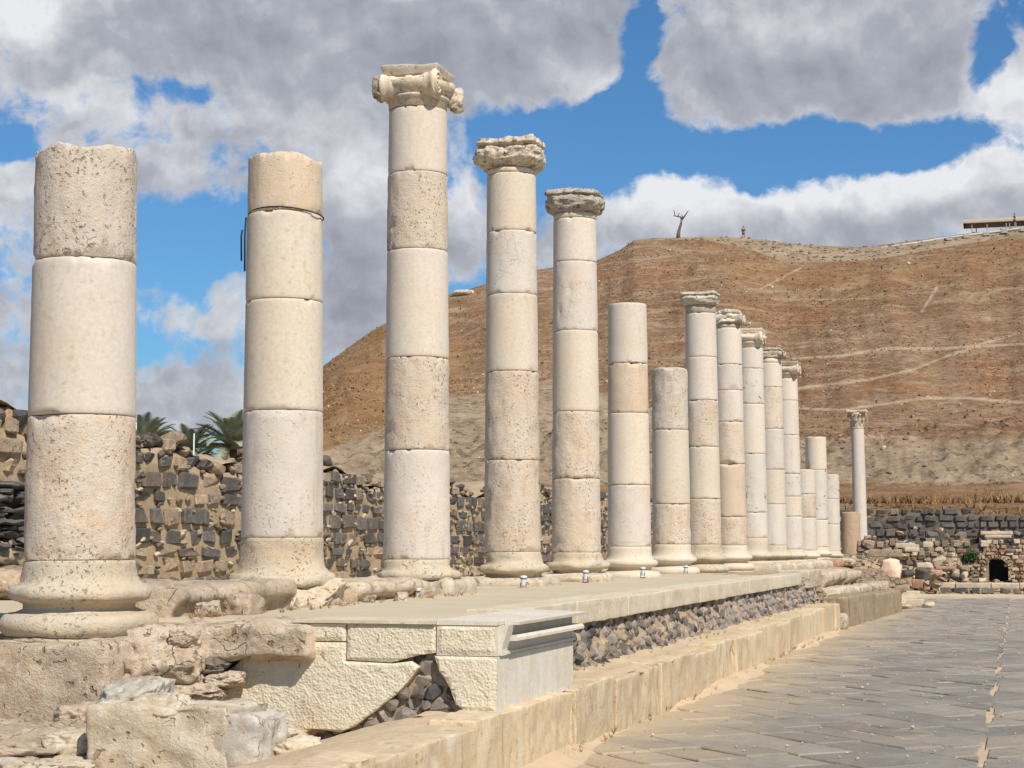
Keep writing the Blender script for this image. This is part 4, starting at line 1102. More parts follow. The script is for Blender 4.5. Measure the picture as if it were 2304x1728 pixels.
link('slab', fix_normals(mesh('slab', *prism([(-4.96, 1.057), (-3.895, 1.057), (-3.895, 1.078), (-4.94, 1.078)], Y0-.02, Y0+.5), M['slab'])), hw, (4.6, -Y0, -.4))
# basalt rubble showing in the gap
rb_ = empty('rubble_core', (-4.2, Y0+.16, .3), label='triangle of dark basalt rubble bedded in mortar between chiselled wall and corner block', cat='rubble wall')
V, F = prism([(-5.0, .15), (-3.6, .2), (-3.75, .9), (-4.3, .9)], -.062, .3)
link('mortar', fix_normals(mesh('mortar', V, F, M['earth'])), rb_, (4.2, -.02, -.3))
P_ = Pieces(rb_)
tri = [(-4.95, .12), (-3.62, .35), (-3.86, .84), (-4.05, .84)]
def inpoly(x, z, poly):
    c = False
    for i in range(len(poly)):
        (x0, z0), (x1, z1) = poly[i], poly[i-1]
        if (z0 > z) != (z1 > z) and x < (x1-x0)*(z-z0)/(z1-z0)+x0: c = not c
    return c
z = .16
while z < .88:
    x = -4.9+rng.uniform(0, .1)
    while x < -3.6:
        s_ = rng.uniform(.09, .16)
        if inpoly(x, z, tri): P_.add('r', rng.choice(['basalt', 'rubblestone', 'rubblestone', 'rubblestone']), (x+4.2, rng.uniform(-.03, .015)-.07, z-.3), (s_*1.2, .12, s_*.95), (rng.uniform(-.5, .5), rng.uniform(-3, 3), 0))
        x += s_*1.02
    z += .085
P_.build()

# coping slabs along the walkway edge
cp = empty('coping', (-4.0, 13.55, .86), label='row of cream coping slabs along the walkway edge above the dark rubble', cat='coping')
y = 13.56; k = 0
for L_ in (1.95, 2.15, 2.3, 1.9, 2.2, 2.0, 2.1, 2.3, 2.0):
    z1 = 1.085+.005*math.sin(k*2.3)
    V, F = rough_box(.44, L_-.012, z1-.875, .045 if k < 4 else .07, .010, 7, 60+k, .012)
    link('slab', mesh('slab', V, F, M['slab'], True), cp, (-.14+rng.uniform(-.008, .008), y+L_/2-13.55, .015), (0, 0, rng.uniform(-.003, .003)))
    y += L_; k += 1
# dark rubble face under the slabs
rw = empty('rubble_wall', (-3.86, 13.5, .44), label='long low wall of rounded dark basalt rubble between white coping and kerb', cat='rubble wall')
def f_rw(u, v):
    yq = u*21.5; zq = v*.46; p = np.stack([yq*0, yq, zq], 1)
    return np.stack([-.03-.17*v+fbm(p*5, 3, 3)*.03+.040, yq, zq-.02], 1)
u_, v_ = np.meshgrid(np.linspace(0, 1, 200), np.linspace(0, 1, 7)); 
link('mortar', mesh('mortar', f_rw(u_.ravel(), v_.ravel()), grid_faces(200, 7), M['earth'], True), rw)
P_ = Pieces(rw, 'stone', 292)
for r_ in range(5):
    y = rng.uniform(0, .1)
    while y < 21.2:
        s_ = rng.uniform(.10, .21)
        zz = .04+r_*.092+rng.uniform(-.022, .022); q = rng.random()
        mk = 'basalt' if q < .22 else ('rubblestone' if q < .82 else ('wallstone' if q < .98 else 'ruin_pink'))
        P_.add('r', mk, (-.02-.17*zz/.46+rng.uniform(-.035, .02), y, zz), (.15, s_*1.22, rng.uniform(.11, .17)), (rng.uniform(-.5, .5), rng.uniform(-.3, .3), rng.uniform(-.2, .2)))
        y += s_*1.02
P_.build()
# ledge behind the kerb
def f_ledge(u, v):
    x = -3.98+u*.52; y = 11.2+v*(33.6-11.2); p = np.stack([x, y, x*0], 1)
    return np.stack([x, y, .475-.06*(1-ss(y, 11.2, 12))+fbm(p*[6, 2, 1], 4, 13)*.022+.03*ss(-x, 3.7, 3.9)-.035*ss(x, -3.56, -3.46)], 1)
tag(sheet(12, 260, f_ledge, 'ledge', M['sand']), 'narrow sandy ledge between rubble and kerb stones', 'ledge', kind='structure')
# kerb stones
kb = empty('kerb', (-3.42, 9.6, 0), label='tall weathered limestone kerb stones lining the left side of the street', cat='kerb')
y = 5.4; k = 0
while y < 33.6:
    L_ = rng.uniform(1.0, 1.9) if y+1.9 < 33.6 else 33.62-y
    if L_ < .3: break
    hh = .46+.03*rng.uniform(-1, 1)+.04*ss(y, 20, 33)
    V, F = rough_box(.32, L_-.004, hh+.3, .04 if y < 22 else .08, .030 if y < 22 else .022, 3.6, 200+k, .018)
    link('kerb_stone', mesh('kerb_stone', V, F, M['kerb'], True), kb, (-.10+rng.uniform(-.012, .012)+.03*math.sin(y*.4), y+L_/2-9.6, -.3+.01), (rng.uniform(-.004, .004), rng.uniform(-.01, .02), rng.uniform(-.006, .006)))
    y += L_; k += 1
# two darker kerb blocks further on, set askew
for (x, y, L_, w_, h_, lb) in ((-3.42, 36.45, 3.9, .50, .60, 'brown stained kerb block with a dark end, just past the end of the kerb'), (-3.16, 41.0, 4.7, .45, .54, 'second brown streaked kerb block, nearer the fallen stones')):
    V, F = rough_box(w_, L_, h_+.3, .09, .03, 2.6, int(y), .05)
    tag(link('kerb_block', mesh('kerb_block', V, F, M['kerb_dark'], True), None, (x, y, -.3), (0, 0, R(-3.2))), lb, 'kerb block', 'darker kerb blocks beyond the kerb')
V, F = rough_box(.34, .6, .3, .06, .05, 4, 3, .08)
tag(link('loose_stone', mesh('loose_stone', V, F, M['rock'], True), None, (-3.42, 34.15, -.02)), 'small brown stone in the gap where the kerb ends', 'stone')

# slope of rubble and worn stylobate blocks beyond the coping
def f_sl(u, v):
    y = 33.2+v*24; x = -7.2+u*4.2; p = np.stack([x, y, x*0], 1)
    z = np.interp(x, [-7.2, -5.2, -4.3, -3.85, -3.7, -3.4], [.98, .92, .72, .46, .30, -.15])
    z = z-.10*ss(y, 40, 57)*ss(x, -5.5, -4.2)+fbm(p*1.6, 4, 14)*.07
    z = z-.8*ss(y, 55, 57.2)
    return np.stack([x, y, z], 1)
tag(sheet(40, 120, f_sl, 'rubble_slope', M['earth']), 'slope of earth and broken stone past the end of the coping', 'slope', kind='structure')
blk = [(-4.2, 34.0, .62, 1.2, .34, .78, 'rock_pale', 'small cream block right after the last coping slab'), (-4.25, 35.7, .6, 1.1, .36, .76, 'rock', 'brown squarish block between the last coping slab and the eroded boulder blocks'),
       (-4.4, 39.2, 1.0, 3.6, .42, .62, 'rock', 'long eroded block with a dark undercut rim, nearer of two'), (-4.5, 43.9, 1.1, 4.2, .40, .58, 'rock', 'long eroded block with a dark undercut rim, farther of two'),
       (-3.9, 38.2, .5, 2.2, .28, .42, 'rock_pale', 'low pale worn block below the nearer eroded block'), (-3.85, 42.6, .5, 2.8, .26, .40, 'rock_pale', 'low pale worn block below the farther eroded block'), (-3.8, 47.4, .7, 2.0, .28, .36, 'rock', 'low brown worn block before the pink boulder')]
for i, (x, y, sx, sy, sz, z, mk, lb) in enumerate(blk):
    V, F = rough_box(sx, sy, sz, .07, .05 if i > 1 else .02, 3, 300+i, .09 if i > 1 else .03)
    if i in (2, 3):
        t_ = V[:, 2]/sz; V[:, 0] += np.where(V[:, 0] > 0, -.14*(1-ss(t_, .2, .6)), 0)
    tag(link('worn_block', mesh('worn_block', V, F, M[mk], True), None, (x, y, z), (0, 0, R(rng.uniform(-2, 2)))), lb, 'stone block', 'worn blocks past the end of the coping')
# rough stones under the far columns
for i, (y, mk) in enumerate(((43.9, 'rock_pale'), (47.2, 'rock_pale'), (50.8, 'rock_pale'), (54.5, 'rock_pale'), (58.3, 'ruin_pink'), (62, 'rock_pale'), (68.5, 'rock_pale'), (74.5, 'rock_pale'))):
    V, F = rough_box(.75, 2.2, .26, .09, .05, 3, 330+i, .09)
    WL = ['under the column with the clean scroll capital', 'below the column with the pinkish upper drum', 'under the last capital bearing column', 'between the crowded columns and the low broken one', 'reddish, below the yellowish broken column', 'under the last low grey column', 'before the brown stump', 'below the slender far column']
    tag(link('foot_stone', mesh('foot_stone', V, F, M[mk], True), None, (-6.05, y, .88)), 'low worn foot stone '+WL[i], 'stone', 'foot stones under the far columns')

# ================================================================== BROKEN STYLOBATE AND FRONT ROCKS
rocks = [ # name,label,cat, loc, size, kind, mat, seed, rot, extra
 ('foundation_block', 'large squared block under the near left column', (-6.72, 11.45, .28), (1.42, 1.5, .645), 'box', 'rock', 1, 0),
 ('boulder', 'upright rounded boulder between the squared block and the broken ledge slab', (-5.83, 11.22, .50), (.60, .55, .54), 'b', 'rock', 2, .2),
 ('ledge_slab', 'thick broken ledge slab with ragged edge left of the chiselled wall', (-5.36, 11.78, .80), (1.15, 1.0, .25), 'box', 'rock', 3, -.05),
 ('dark_stone', 'dark flat stone wedged under the ledge slab', (-5.52, 11.35, .70), (.26, .3, .12), 'b', 'basalt_warm', 4, .4),
 ('rock', 'small buff stone beside the dark wedged one', (-5.70, 11.25, .66), (.22, .25, .11), 'b', 'rock', 5, 1.),
 ('rock', 'small angular stone below the dark wedged one', (-5.42, 11.30, .60), (.30, .3, .12), 'b', 'rock', 6, 2.),
 ('rock', 'flat sandy stone at the foot of the boulder', (-5.62, 11.20, .52), (.48, .5, .13), 'b', 'rock', 7, .3),
 ('carved_fragment', 'grey pink layered fragment lying before the boulder', (-5.42, 10.05, .40), (.46, .45, .36), 'b', 'rock_grey', 8, .2),
 ('broken_block', 'large worn block with hollow face at the bottom edge', (-4.98, 9.75, .15), (.92, .62, .50), 'box', 'rock_pale', 9, .08),
 ('grey_block', 'upright grey veined block standing right of the hollow faced block', (-4.53, 9.72, .12), (.42, .5, .50), 'box', 'rock_grey', 10, .02),
 ('flat_rock', 'flat pinkish rock in the bottom left corner', (-6.10, 9.75, .18), (.95, .9, .30), 'b', 'rock', 11, .1),
 ('flat_rock', 'lower pale flat rock at the bottom left edge', (-5.75, 9.35, .05), (.8, .7, .28), 'b', 'rock_pale', 12, .5),
 ('rock', 'round fragment below the thin dark rod', (-5.98, 10.35, .34), (.40, .4, .22), 'b', 'rock', 13, .7),
 ('rock', 'small pale stone between grey block and sandy ledge', (-4.28, 9.95, .22), (.30, .3, .22), 'b', 'rock_pale', 14, .3),
 ('rock', 'small rounded stone beside the foot of the chiselled wall', (-4.98, 11.1, .22), (.32, .3, .20), 'b', 'rock', 15, .3),
 ('rock', 'pinkish rounded stone left of the near column base', (-7.32, 11.0, .92), (.32, .3, .22), 'b', 'rock_pale', 16, .3),
 ('basalt_stone', 'small dark stone under the pinkish one at the left edge', (-7.2, 10.82, .88), (.15, .12, .10), 'b', 'basalt', 17, .3),
 ('foundation_block', 'back foundation block hidden partly behind the near column', (-7.9, 11.6, .3), (.9, 1.6, .66), 'box', 'rock', 18, 0),
]
for (nm, lb, loc, sz, kd, mk, sd_, rz) in rocks:
    if kd == 'box': V, F = rough_box(*sz, .028, .06 if nm != 'foundation_block' else .035, 4.2, 400+sd_, .05)
    else: V, F = boulder(*sz, 26, .22, 2.1, 400+sd_, .6, .45)
    tag(link(nm, mesh(nm, V, F, M[mk], True), None, loc, (0, 0, rz)), lb, 'rock' if 'block' not in nm and 'slab' not in nm else 'stone block')
RL = [('rock', 'rock_pale', 'rounded pale lump on top of the hollow faced block', (-5.02, 9.62, .50), (.38, .36, .20), .2), ('rock', 'rock_pale', 'second pale lump on the hollow faced block, nearer its left end', (-5.30, 9.68, .48), (.30, .32, .17), 1.1),
 ('rock', 'rock', 'angular stone below the upright boulder', (-5.92, 10.75, .30), (.42, .36, .24), .5), ('rock', 'rock_pale', 'pale stone between layered fragment and squared block', (-5.80, 10.3, .33), (.34, .32, .22), 2.),
 ('rock', 'rock', 'buff stone behind the hollow faced block', (-5.10, 10.5, .26), (.42, .4, .24), .9), ('rock', 'rock_pale', 'flat stone behind the grey veined block', (-4.75, 10.6, .28), (.44, .40, .16), .1),
 ('rock', 'rock', 'small stone wedged between ledge slab and upright boulder', (-5.68, 11.15, .86), (.24, .2, .16), .1), ('rock', 'rock', 'crumbly stone at the right end of the ledge slab', (-4.98, 11.50, .86), (.26, .24, .2), .7),
 ('rock', 'rock', 'broken stone at the left picture edge, below the squared block', (-6.55, 10.1, .22), (.50, .5, .24), .4), ('rock', 'rock_pale', 'pale slab fragment leaning in the bottom left corner', (-5.62, 9.7, .26), (.40, .42, .20), 1.9)]
for i, (nm, mk, lb, loc, sz, rz) in enumerate(RL):
    V, F = boulder(*sz, 24, .24, 2.3, 700+i, .55, .5)
    tag(link(nm, mesh(nm, V, F, M[mk], True), None, loc, (0, 0, rz)), lb, 'rock')
V, F = tube([(-6.72, 10.62, .36), (-6.3, 10.60, .40), (-6.12, 10.60, .425)], .010, 6)  # thin dark reddish tube along the foot of the block
tag(link('thin_rod', mesh('thin_rod', V, F, M['rod_red'], True)), 'thin dark reddish rod lying along the foot of the squared block', 'rod')
# broken stylobate between the first columns
sty = [(-6.62, 13.35, .80, 2.35, .30, 'rough raised stylobate block between the first and second column'), (-6.62, 17.05, .85, 2.1, .24, 'lower rough stylobate block between the second and third column')]
for i, (x, y, sx, sy, h_, lb) in enumerate(sty):
    V, F = rough_box(sx, sy, h_+.1, .045, .06, 3.0, 450+i, .07)
    t_ = V[:, 2]/(h_+.1); V[:, 2] -= .05; V[:, 0] += np.where(V[:, 0] > 0, -.16*(1-ss(t_, .45, .75))*(.6+.6*fbm(V*[0, 2.2, 0]+3, 2, 5)), 0)
    tag(link('stylobate_block', mesh('stylobate_block', V, F, M['rock'], True), None, (x, y, .94)), lb, 'stone block', 'broken stylobate blocks')
chip = [(-6.12, 12.5, .15), (-6.05, 12.95, .2), (-6.15, 13.3, .13), (-6.1, 15.95, .10), (-5.95, 16.4, .12), (-6.08, 17.6, .14), (-6.0, 18.2, .08), (-6.12, 14.3, .12), (-5.85, 17.2, .06)]
for i, (x, y, s_) in enumerate(chip):
    V, F = boulder(s_*1.3, s_*1.5, s_, 9, .22, 1.8, 480+i, .6, .4)
    ds = ['leftmost', 'largest', 'middle'][i] if i < 3 else ['first small', 'flat', 'last upright', 'tiny', 'single', 'tiniest'][i-3]
    tag(link('stone_chip', mesh('stone_chip', V, F, M['rock'], True), None, (x, y, 1.02)), ds+(' loose stone chip at the foot of the stylobate block between columns one and two' if i < 3 or i == 7 else ' loose stone chip before the second and third column'), 'stone chip', 'stone chips along the broken stylobate')
# sandy ledge in the foreground
def f_fg(u, v):
    uq = np.where(u < .7, u/.7*.88, .88+(u-.7)/.3*.12); x = -9.5+uq*(9.5-3.30); y = 4+v*(11.62-4); p = np.stack([x, y, x*0], 1)
    z = .455+fbm(p*1.1, 4, 71)*.035+fbm(p*6, 4, 72)*.014
    z -= .24*ss(-x, 3.75, 5.0)
    sh_ = .10*ss(y, 10.2, 11.2)+fbm(p*[0, 1.3, 0]+4, 4, 73)*.05
    z -= .47*ss(x, -3.52-sh_, -3.36-sh_); x = x-sh_*0
    return np.stack([x, y, z], 1)
tag(sheet(150, 170, f_fg, 'sandy_ledge', M['sand']), 'uneven sandy ledge along the street in the foreground', 'ground', kind='structure')

# ================================================================== BASALT BACK WALL
root = empty('basalt_wall', (-12.35, 14, .9), (0, 0, R(90)), label='long coursed wall of black basalt and sandy stones behind the colonnade', cat='wall')
wt_ = lambda u: 2.18+.10*math.sin(u*.9)+.07*math.sin(u*2.7)+(-.22 if u < 4 else 0)+np.interp(u+14, [18, 24, 26, 28, 30, 38, 45, 52, 80], [.30, .05, -.05, -.15, -.02, -.18, .1, .1, .15])
def pk(u, z_):
    Yw = u+14
    q = rng.random()
    if Yw < 22:
        if z_ > 1.55: return 'wallstone' if q < .75 else None
        if z_ > .75: return 'basalt'
        return 'wallstone' if q < .8 else 'basalt_warm'
    n_ = fbm(np.array([[u*.55, z_*1.2, 0]]), 2, 88)[0]
    if z_ > 1.8: return 'wallstone' if q < .4 else ('basalt' if q < .9 else None)
    if z_ < .28: return 'wallstone' if q < .5 else 'basalt'
    return 'wallstone' if q < .14+n_*.6 else ('basalt' if q < .74 else ('basalt_warm' if q < .96 else None))
masonry(root, 0, 52, -.05, wt_, (.20, .34), (.26, .90), pk, gap=.016, jit=.03, vis=lambda p: 18.2 < p.y < 45, proud=.03, by=.085)
chk = Pieces(root, 'packing_stone', 0)
for i in range(1500):
    u = rng.uniform(2, 50); z_ = rng.uniform(0, wt_(u)-.1); s_ = rng.uniform(.04, .11)
    chk.add('r', rng.choice(['wallstone', 'wallstone', 'basalt_warm', 'ruin_cream']), (u, .055, z_), (s_*2.2, .10, s_), (0, rng.uniform(-.4, .4), 0))
for i in range(160):
    u = rng.uniform(2, 50); s_ = rng.uniform(.16, .34)
    chk.add('r', rng.choice(['wallstone', 'basalt', 'basalt_warm']), (u, .16+rng.uniform(-.05, .1), wt_(u)+rng.uniform(-.12, .03)), (s_*1.3, s_, s_*.8), (rng.uniform(-.4, .4), rng.uniform(-.4, .4), rng.uniform(-1, 1)))
chk.build()
# earth heap on top of the wall
def f_heap(u, v):
    y = 14+u*52; x = -12.45-v*3.5; p = np.stack([x, y, x*0], 1)
    zt = np.array([wt_(q) for q in (y-14)])+.84
    zt = zt+np.interp(y, [14, 18.5, 20.5, 22.3, 25, 26.5, 28, 66], [.3, .3, .1, .0, .04, .05, -.05, 0])
    return np.stack([x, y, zt+.10*ss(v, 0, .15)-.7*ss(v, .4, 1)+fbm(p*1.3, 4, 33)*.09], 1)
tag(sheet(220, 16, f_heap, 'earth_bank', M['earth']), 'sandy earth heaped on and behind the basalt wall', 'bank', kind='structure')
# heap of flat dark stones and boulders at the left edge
hpz = empty('stone_heap', (-11.7, 18.3, .95), label='heap of thin dark flat stones piled at the far left edge', cat='stone heap')
P_ = Pieces(hpz, 'flat_stone')
for r_ in range(11):
    x = -.2
    for q in range(7):
        P_.add('r', 'basalt', (rng.uniform(-.12, .12)-r_*.02, -1.1+q*.30+rng.uniform(-.06, .06), .62+r_*.075), (rng.uniform(.3, .4), rng.uniform(.28, .46), rng.uniform(.09, .13)), (rng.uniform(-.15, .15), rng.uniform(-.15, .15), rng.uniform(-1, 1)))
P_.build()
for i, (x, y, z, s_, lb) in enumerate(((-11.5, 18.25, .9, .55, 'round tan boulder under the heap of flat dark stones, nearer'), (-11.6, 18.95, .85, .6, 'tan boulder under the heap of flat dark stones, farther'), (-11.2, 17.6, .9, .5, 'brownish boulder at the far left edge beside the near column base'), (-11.75, 18.2, 1.32, .42, 'flattish boulder just below the flat dark stones'))):
    V, F = boulder(s_, s_*1.1, s_*.85, 16, .18, 1.5, 520+i, .4, .3)
    tag(link('boulder', mesh('boulder', V, F, M['wallstone'], True), None, (x, y, z)), lb, 'boulder', 'boulders under the stone heap')
V, F = boulder(.32, .42, .26, 14, .15, 1.5, 560, .4, .3)
tag(link('red_boulder', mesh('red_boulder', V, F, M['ruin_pink'], True), None, (-12.62, 19.7, 3.14)), 'reddish boulder on top of the sandy bank at the left edge', 'boulder')

# ================================================================== RUINS AT THE END OF THE STREET
def picker(tbl):
    def f(u, z_):
        q = rng.random(); s_ = 0
        for k_, p_ in tbl:
            s_ += p_
            if q < s_: return k_
        return tbl[-1][0]
    return f
# back wall of basalt, runs right across
r1 = empty('ruin_basalt_wall', (-9.5, 80.0, .9), label='high dark basalt wall across the end of the street below the orange grass', cat='wall')
masonry(r1, 0, 22, 0, lambda u: 2.34+.07*math.sin(u*1.3)+.05*math.sin(u*3.1)-.02*u*(u > 8)*.6, (.24, .42), (.28, .75), picker([('basalt', .80), ('basalt_warm', .14), ('wallstone', .06)]), vis=lambda p: -7 < p.x < .6, proud=.12, jit=.04, gap=.012, back='basalt_warm')  # ruin walls: dark core colour stands in for shade between the stones
r2 = empty('ruin_sandy_wall', (-6.3, 70.5, .4), label='broken sandy wall with a dark doorway in front of the basalt wall', cat='wall')
def h2(u, z_): 
    x = u-6.3
    return (-3.78 < x < -3.22 and .0 < z_ < 1.35) or (-1.95 < x < -1.55 and 1.2 < z_ < 2.0)
masonry(r2, 0, 12, 0, lambda u: 1.35+.25*math.sin(u*1.7+.5)+.15*math.sin(u*4.3)+(.3 if 2.4 < u < 3.2 else 0), (.17, .32), (.18, .55), picker([('wallstone', .42), ('ruin_cream', .26), ('basalt_warm', .24), ('ruin_pink', .08)]), holes=h2, vis=lambda p: -6 < p.x < .4, proud=.10, jit=.05, gap=.012, back='basalt_warm')
dk = newmat('unlit interior', 1., 0)[0]; dk.node_tree.nodes['Principled BSDF'].inputs['Base Color'].default_value = (.03, .018, .015, 1)
M['dark'] = dk
V, F = box(-.8, .4, .45, 1.2, -.2, 2.0)
tag(link('passage_floor', mesh('passage_floor', *box(-5.6, 1.2, 71.6, 71.9, .2, 1.6), M['basalt'])), 'dark rear wall seen through the ruined doorways', 'wall')
# middle masonry with the arch
r3 = empty('arch_wall', (-3.75, 64.0, -.1), label='low masonry wall with an arched opening at the right edge of the picture', cat='wall')
AX, AZ, AR, AB = 2.88, .84, .40, .24       # arch centre (local), springing, radius, foot
def h3(u, z_):
    return (abs(u-AX) < AR and AB < z_ < AZ) or ((u-AX)**2+(z_-AZ)**2 < AR**2 and z_ >= AZ)
def zt3(u): return np.interp(u, [0, .4, .9, 1.0, 1.55, 1.65, 1.9, 2.05, 2.5, 2.6, 3.2, 3.3, 3.6, 4, 6, 9], [.85, .95, .85, 1.1, 1.15, .75, .95, 1.35, 1.4, 1.95, 1.95, 1.6, 1.85, 1.9, 1.5, 1.2])+.05*math.sin(u*9)
def pk3(u, z_):
    q = rng.random()
    if 2.55 < u < 3.25 and 1.2 < z_ < 1.72: return 'ruin_pink'
    if 2.5 < u < 3.3 and z_ >= 1.72: return 'ruin_cream'
    if u > 3.35: return 'ruin_pink' if q < .5 else 'ruin_cream'
    return 'wallstone' if q < .45 else ('ruin_cream' if q < .75 else 'basalt_warm')
masonry(r3, 0, 9, -.1, zt3, (.10, .19), (.13, .34), pk3, holes=h3, vis=lambda p: -4.5 < p.x < .3, proud=.07, jit=.03, gap=.008, back='kerb_dark')  # brown core again paints the gaps as if shaded
for i in range(13):
    a = math.pi*(i+.5)/13; c, s_ = math.cos(a), math.sin(a)
    link('voussoir', pool('s', i % 12, 'wallstone'), r3, (AX+c*(AR+.07), .06, AZ+s_*(AR+.07)), (0, -(a-math.pi/2), 0), (.105, .24, .15))
link('vault', mesh('vault', np.concatenate([np.array([(AX+AR*math.cos(a), y_, AZ+AR*math.sin(a)) for a in np.linspace(0, math.pi, 13)]+[(AX-AR, y_, AB-.3)]+[(AX+AR, y_, AB-.3)]) for y_ in (.1, 1.4)]),
     [[i, (i+1) % 15, 15+(i+1) % 15, 15+i] for i in range(15)]+[[15+i for i in range(15)]], M['basalt']), r3)
# front low wall
r4 = empty('front_low_wall', (-2.45, 58.2, -.25), label='low wall of large grey basalt blocks at the end of the paving', cat='wall')
masonry(r4, 0, 7, 0, lambda u: .50+.03*math.sin(u*5), (.22, .27), (.3, .75), picker([('basalt', .7), ('basalt_warm', .3)]), proud=.03)
mb_ = empty('pale_bench', (-2.9, 60.2, .16), label='row of pale long blocks on top of the low grey wall before the arch', cat='ledge')
x = 0
for L_ in (.75, 1.15, .9, 1.2, 1.0, 1.3):
    V, F = rough_box(L_-.02, .55, .20, .06, .015, 5, int(x*10)+7, .03); link('block', mesh('block', V, F, M['ruin_cream'], True), mb_, (x+L_/2, 0, 0)); x += L_
r5 = empty('brick_pier', (-3.95, 60.6, -.1), label='grey coursed pier of small stones left of the pale long blocks', cat='wall')
masonry(r5, 0, 1.15, 0, lambda u: 1.0-.45*u+.06*math.sin(u*11), (.11, .15), (.14, .30), picker([('basalt_warm', .5), ('wallstone', .4), ('basalt', .1)]), proud=.03, gap=.010, jit=.01, back='kerb_dark')
r6 = empty('ruin_pier', (-3.4, 67.0, .1), label='tall pale rubble pier right of the dark doorway', cat='wall')
masonry(r6, 0, .95, 0, lambda u: 1.75-.25*u+.08*math.sin(u*7), (.12, .2), (.14, .34), picker([('ruin_cream', .4), ('wallstone', .4), ('basalt_warm', .2)]), proud=.06, gap=.010, jit=.03, back='kerb_dark')
r7 = empty('ruin_corner_wall', (-4.95, 66.0, .1), label='broken sandy wall corner behind the pink boulder', cat='wall')
masonry(r7, 0, 1.35, 0, lambda u: 1.35+.2*math.sin(u*5+1)-(.3 if u < .4 else 0), (.13, .24), (.16, .4), picker([('wallstone', .45), ('ruin_cream', .35), ('basalt_warm', .2)]), proud=.10, gap=.012, jit=.06, back='kerb_dark')
# terraced earth under and between the ruins
def f_rt(u, v):
    x = -9+u*16; y = 56.5+v*28; p = np.stack([x, y, x*0], 1)
    z = np.interp(y, [56.5, 58.5, 60.5, 64, 70, 80, 85], [-.06, -.02, .10, .22, .75, 1.5, 3.2])+fbm(p*.9, 4, 91)*.12*ss(y, 57, 60)
    z = z+np.interp(x, [-9, -5.5, -4.2, -3.2], [.8, .55, .15, 0])*(1-ss(y, 66, 76))
    return np.stack([x, y, z], 1)
tag(sheet(110, 120, f_rt, 'ruin_ground', M['earth']), 'stepped earth between the ruined walls', 'ground', kind='structure')
# scattered ruin blocks
loose = [((-4.10, 58.0, .45), (.62, .45, .72), 'b', 'pinkstone', 'large pinkish upright boulder left of the paving end', 'boulder'),
 ((-4.45, 60.5, 1.20), (1.05, .6, .26), 'box', 'wallstone', 'long eroded cornice slab above the pink boulder', 'stone block'),
 ((-3.32, 66.2, 1.52), (.34, .4, .22), 'box', 'ruin_cream', 'white squared block on top of the ruin beside the doorway', 'stone block'),
 ((-4.1, 65.6, 1.50), (.7, .4, .18), 'box', 'ruin_cream', 'flat cream block lying on the broken sandy corner', 'stone block'),
 ((-3.85, 65.3, 1.36), (.5, .4, .16), 'box', 'ruin_cream', 'lower cream block on the broken sandy corner', 'stone block'),
 ((-.85, 66.0, 1.98), (1.1, .5, .13), 'box', 'ruin_cream', 'white stepped cornice block above the red panel', 'cornice'),
 ((-.82, 65.9, 1.86), (.95, .5, .12), 'box', 'ruin_cream', 'lower white cornice strip above the red panel', 'cornice'),
 ((-3.45, 44.9, 0), (.42, .5, .26), 'b', 'rock', 'tan block, leftmost of the fallen stones at the street edge', 'stone block'),
 ((-3.2, 46.5, 0), (.55, .5, .24), 'b', 'rock_pale', 'pale block behind the fallen stones at the street edge', 'stone block'),
 ((-2.85, 45.2, 0), (.40, .45, .16), 'b', 'rock', 'low brown stone in front of the fallen stones', 'stone block'),
 ((-2.75, 46.9, 0), (.50, .5, .20), 'box', 'ruin_cream', 'pale squared stone, largest of the fallen stones', 'stone block'),
 ((-2.35, 46.3, 0), (.34, .4, .15), 'b', 'ruin_cream', 'rightmost small pale fallen stone on the paving', 'stone block'),
 ((-3.15, 45.6, .2), (.30, .3, .16), 'b', 'rock_pale', 'small stone lying on the leftmost fallen blocks', 'stone block'),
 ((-3.7, 57.2, .1), (.45, .4, .22), 'box', 'wallstone', 'brown block right below the pink boulder', 'stone block'),
 ((-3.35, 57.0, .0), (.42, .4, .16), 'box', 'ruin_cream', 'pale small block at the edge of the paving', 'stone block'),
 ((-3.3, 59.2, .18), (.38, .4, .3), 'box', 'ruin_pink', 'reddish block left of the small stone pier', 'stone block'),
 ((-3.68, 60.0, .55), (.40, .4, .22), 'b', 'basalt', 'dark stone between boulder and pier', 'stone block'),
 ((-4.75, 57.5, .62), (.5, .4, .24), 'b', 'wallstone', 'stone left of the pink boulder', 'stone block'),
 ((-4.6, 56.8, .36), (.6, .5, .26), 'b', 'rock', 'brown stone below left of the pink boulder', 'stone block'),
 ((-3.3, 62.2, .82), (.45, .4, .18), 'box', 'ruin_cream', 'cream capstone on the small stone pier', 'stone block'),
 ((-2.55, 62.5, .75), (.7, .4, .12), 'box', 'ruin_pink', 'thin reddish slab on the slope between pier and arch', 'stone block'),
 ((-2.2, 62.0, .48), (.3, .3, .3), 'b', 'wallstone', 'leaning brown stone beside the arch wall', 'stone block'),
 ((-1.9, 61.8, .45), (.25, .3, .26), 'b', 'ruin_cream', 'small pale stone next to the leaning one', 'stone block')]
for i, (loc, sz, kd, mk, lb, ct) in enumerate(loose):
    if kd == 'box': V, F = rough_box(*sz, .07, .015, 4, 600+i, .03)
    else: V, F = boulder(*sz, 12, .18, 1.6, 600+i, .55, .4)
    tag(link('ruin_block', mesh('ruin_block', V, F, M[mk], True), None, loc, (0, 0, rng.uniform(-.15, .15))), lb, ct)
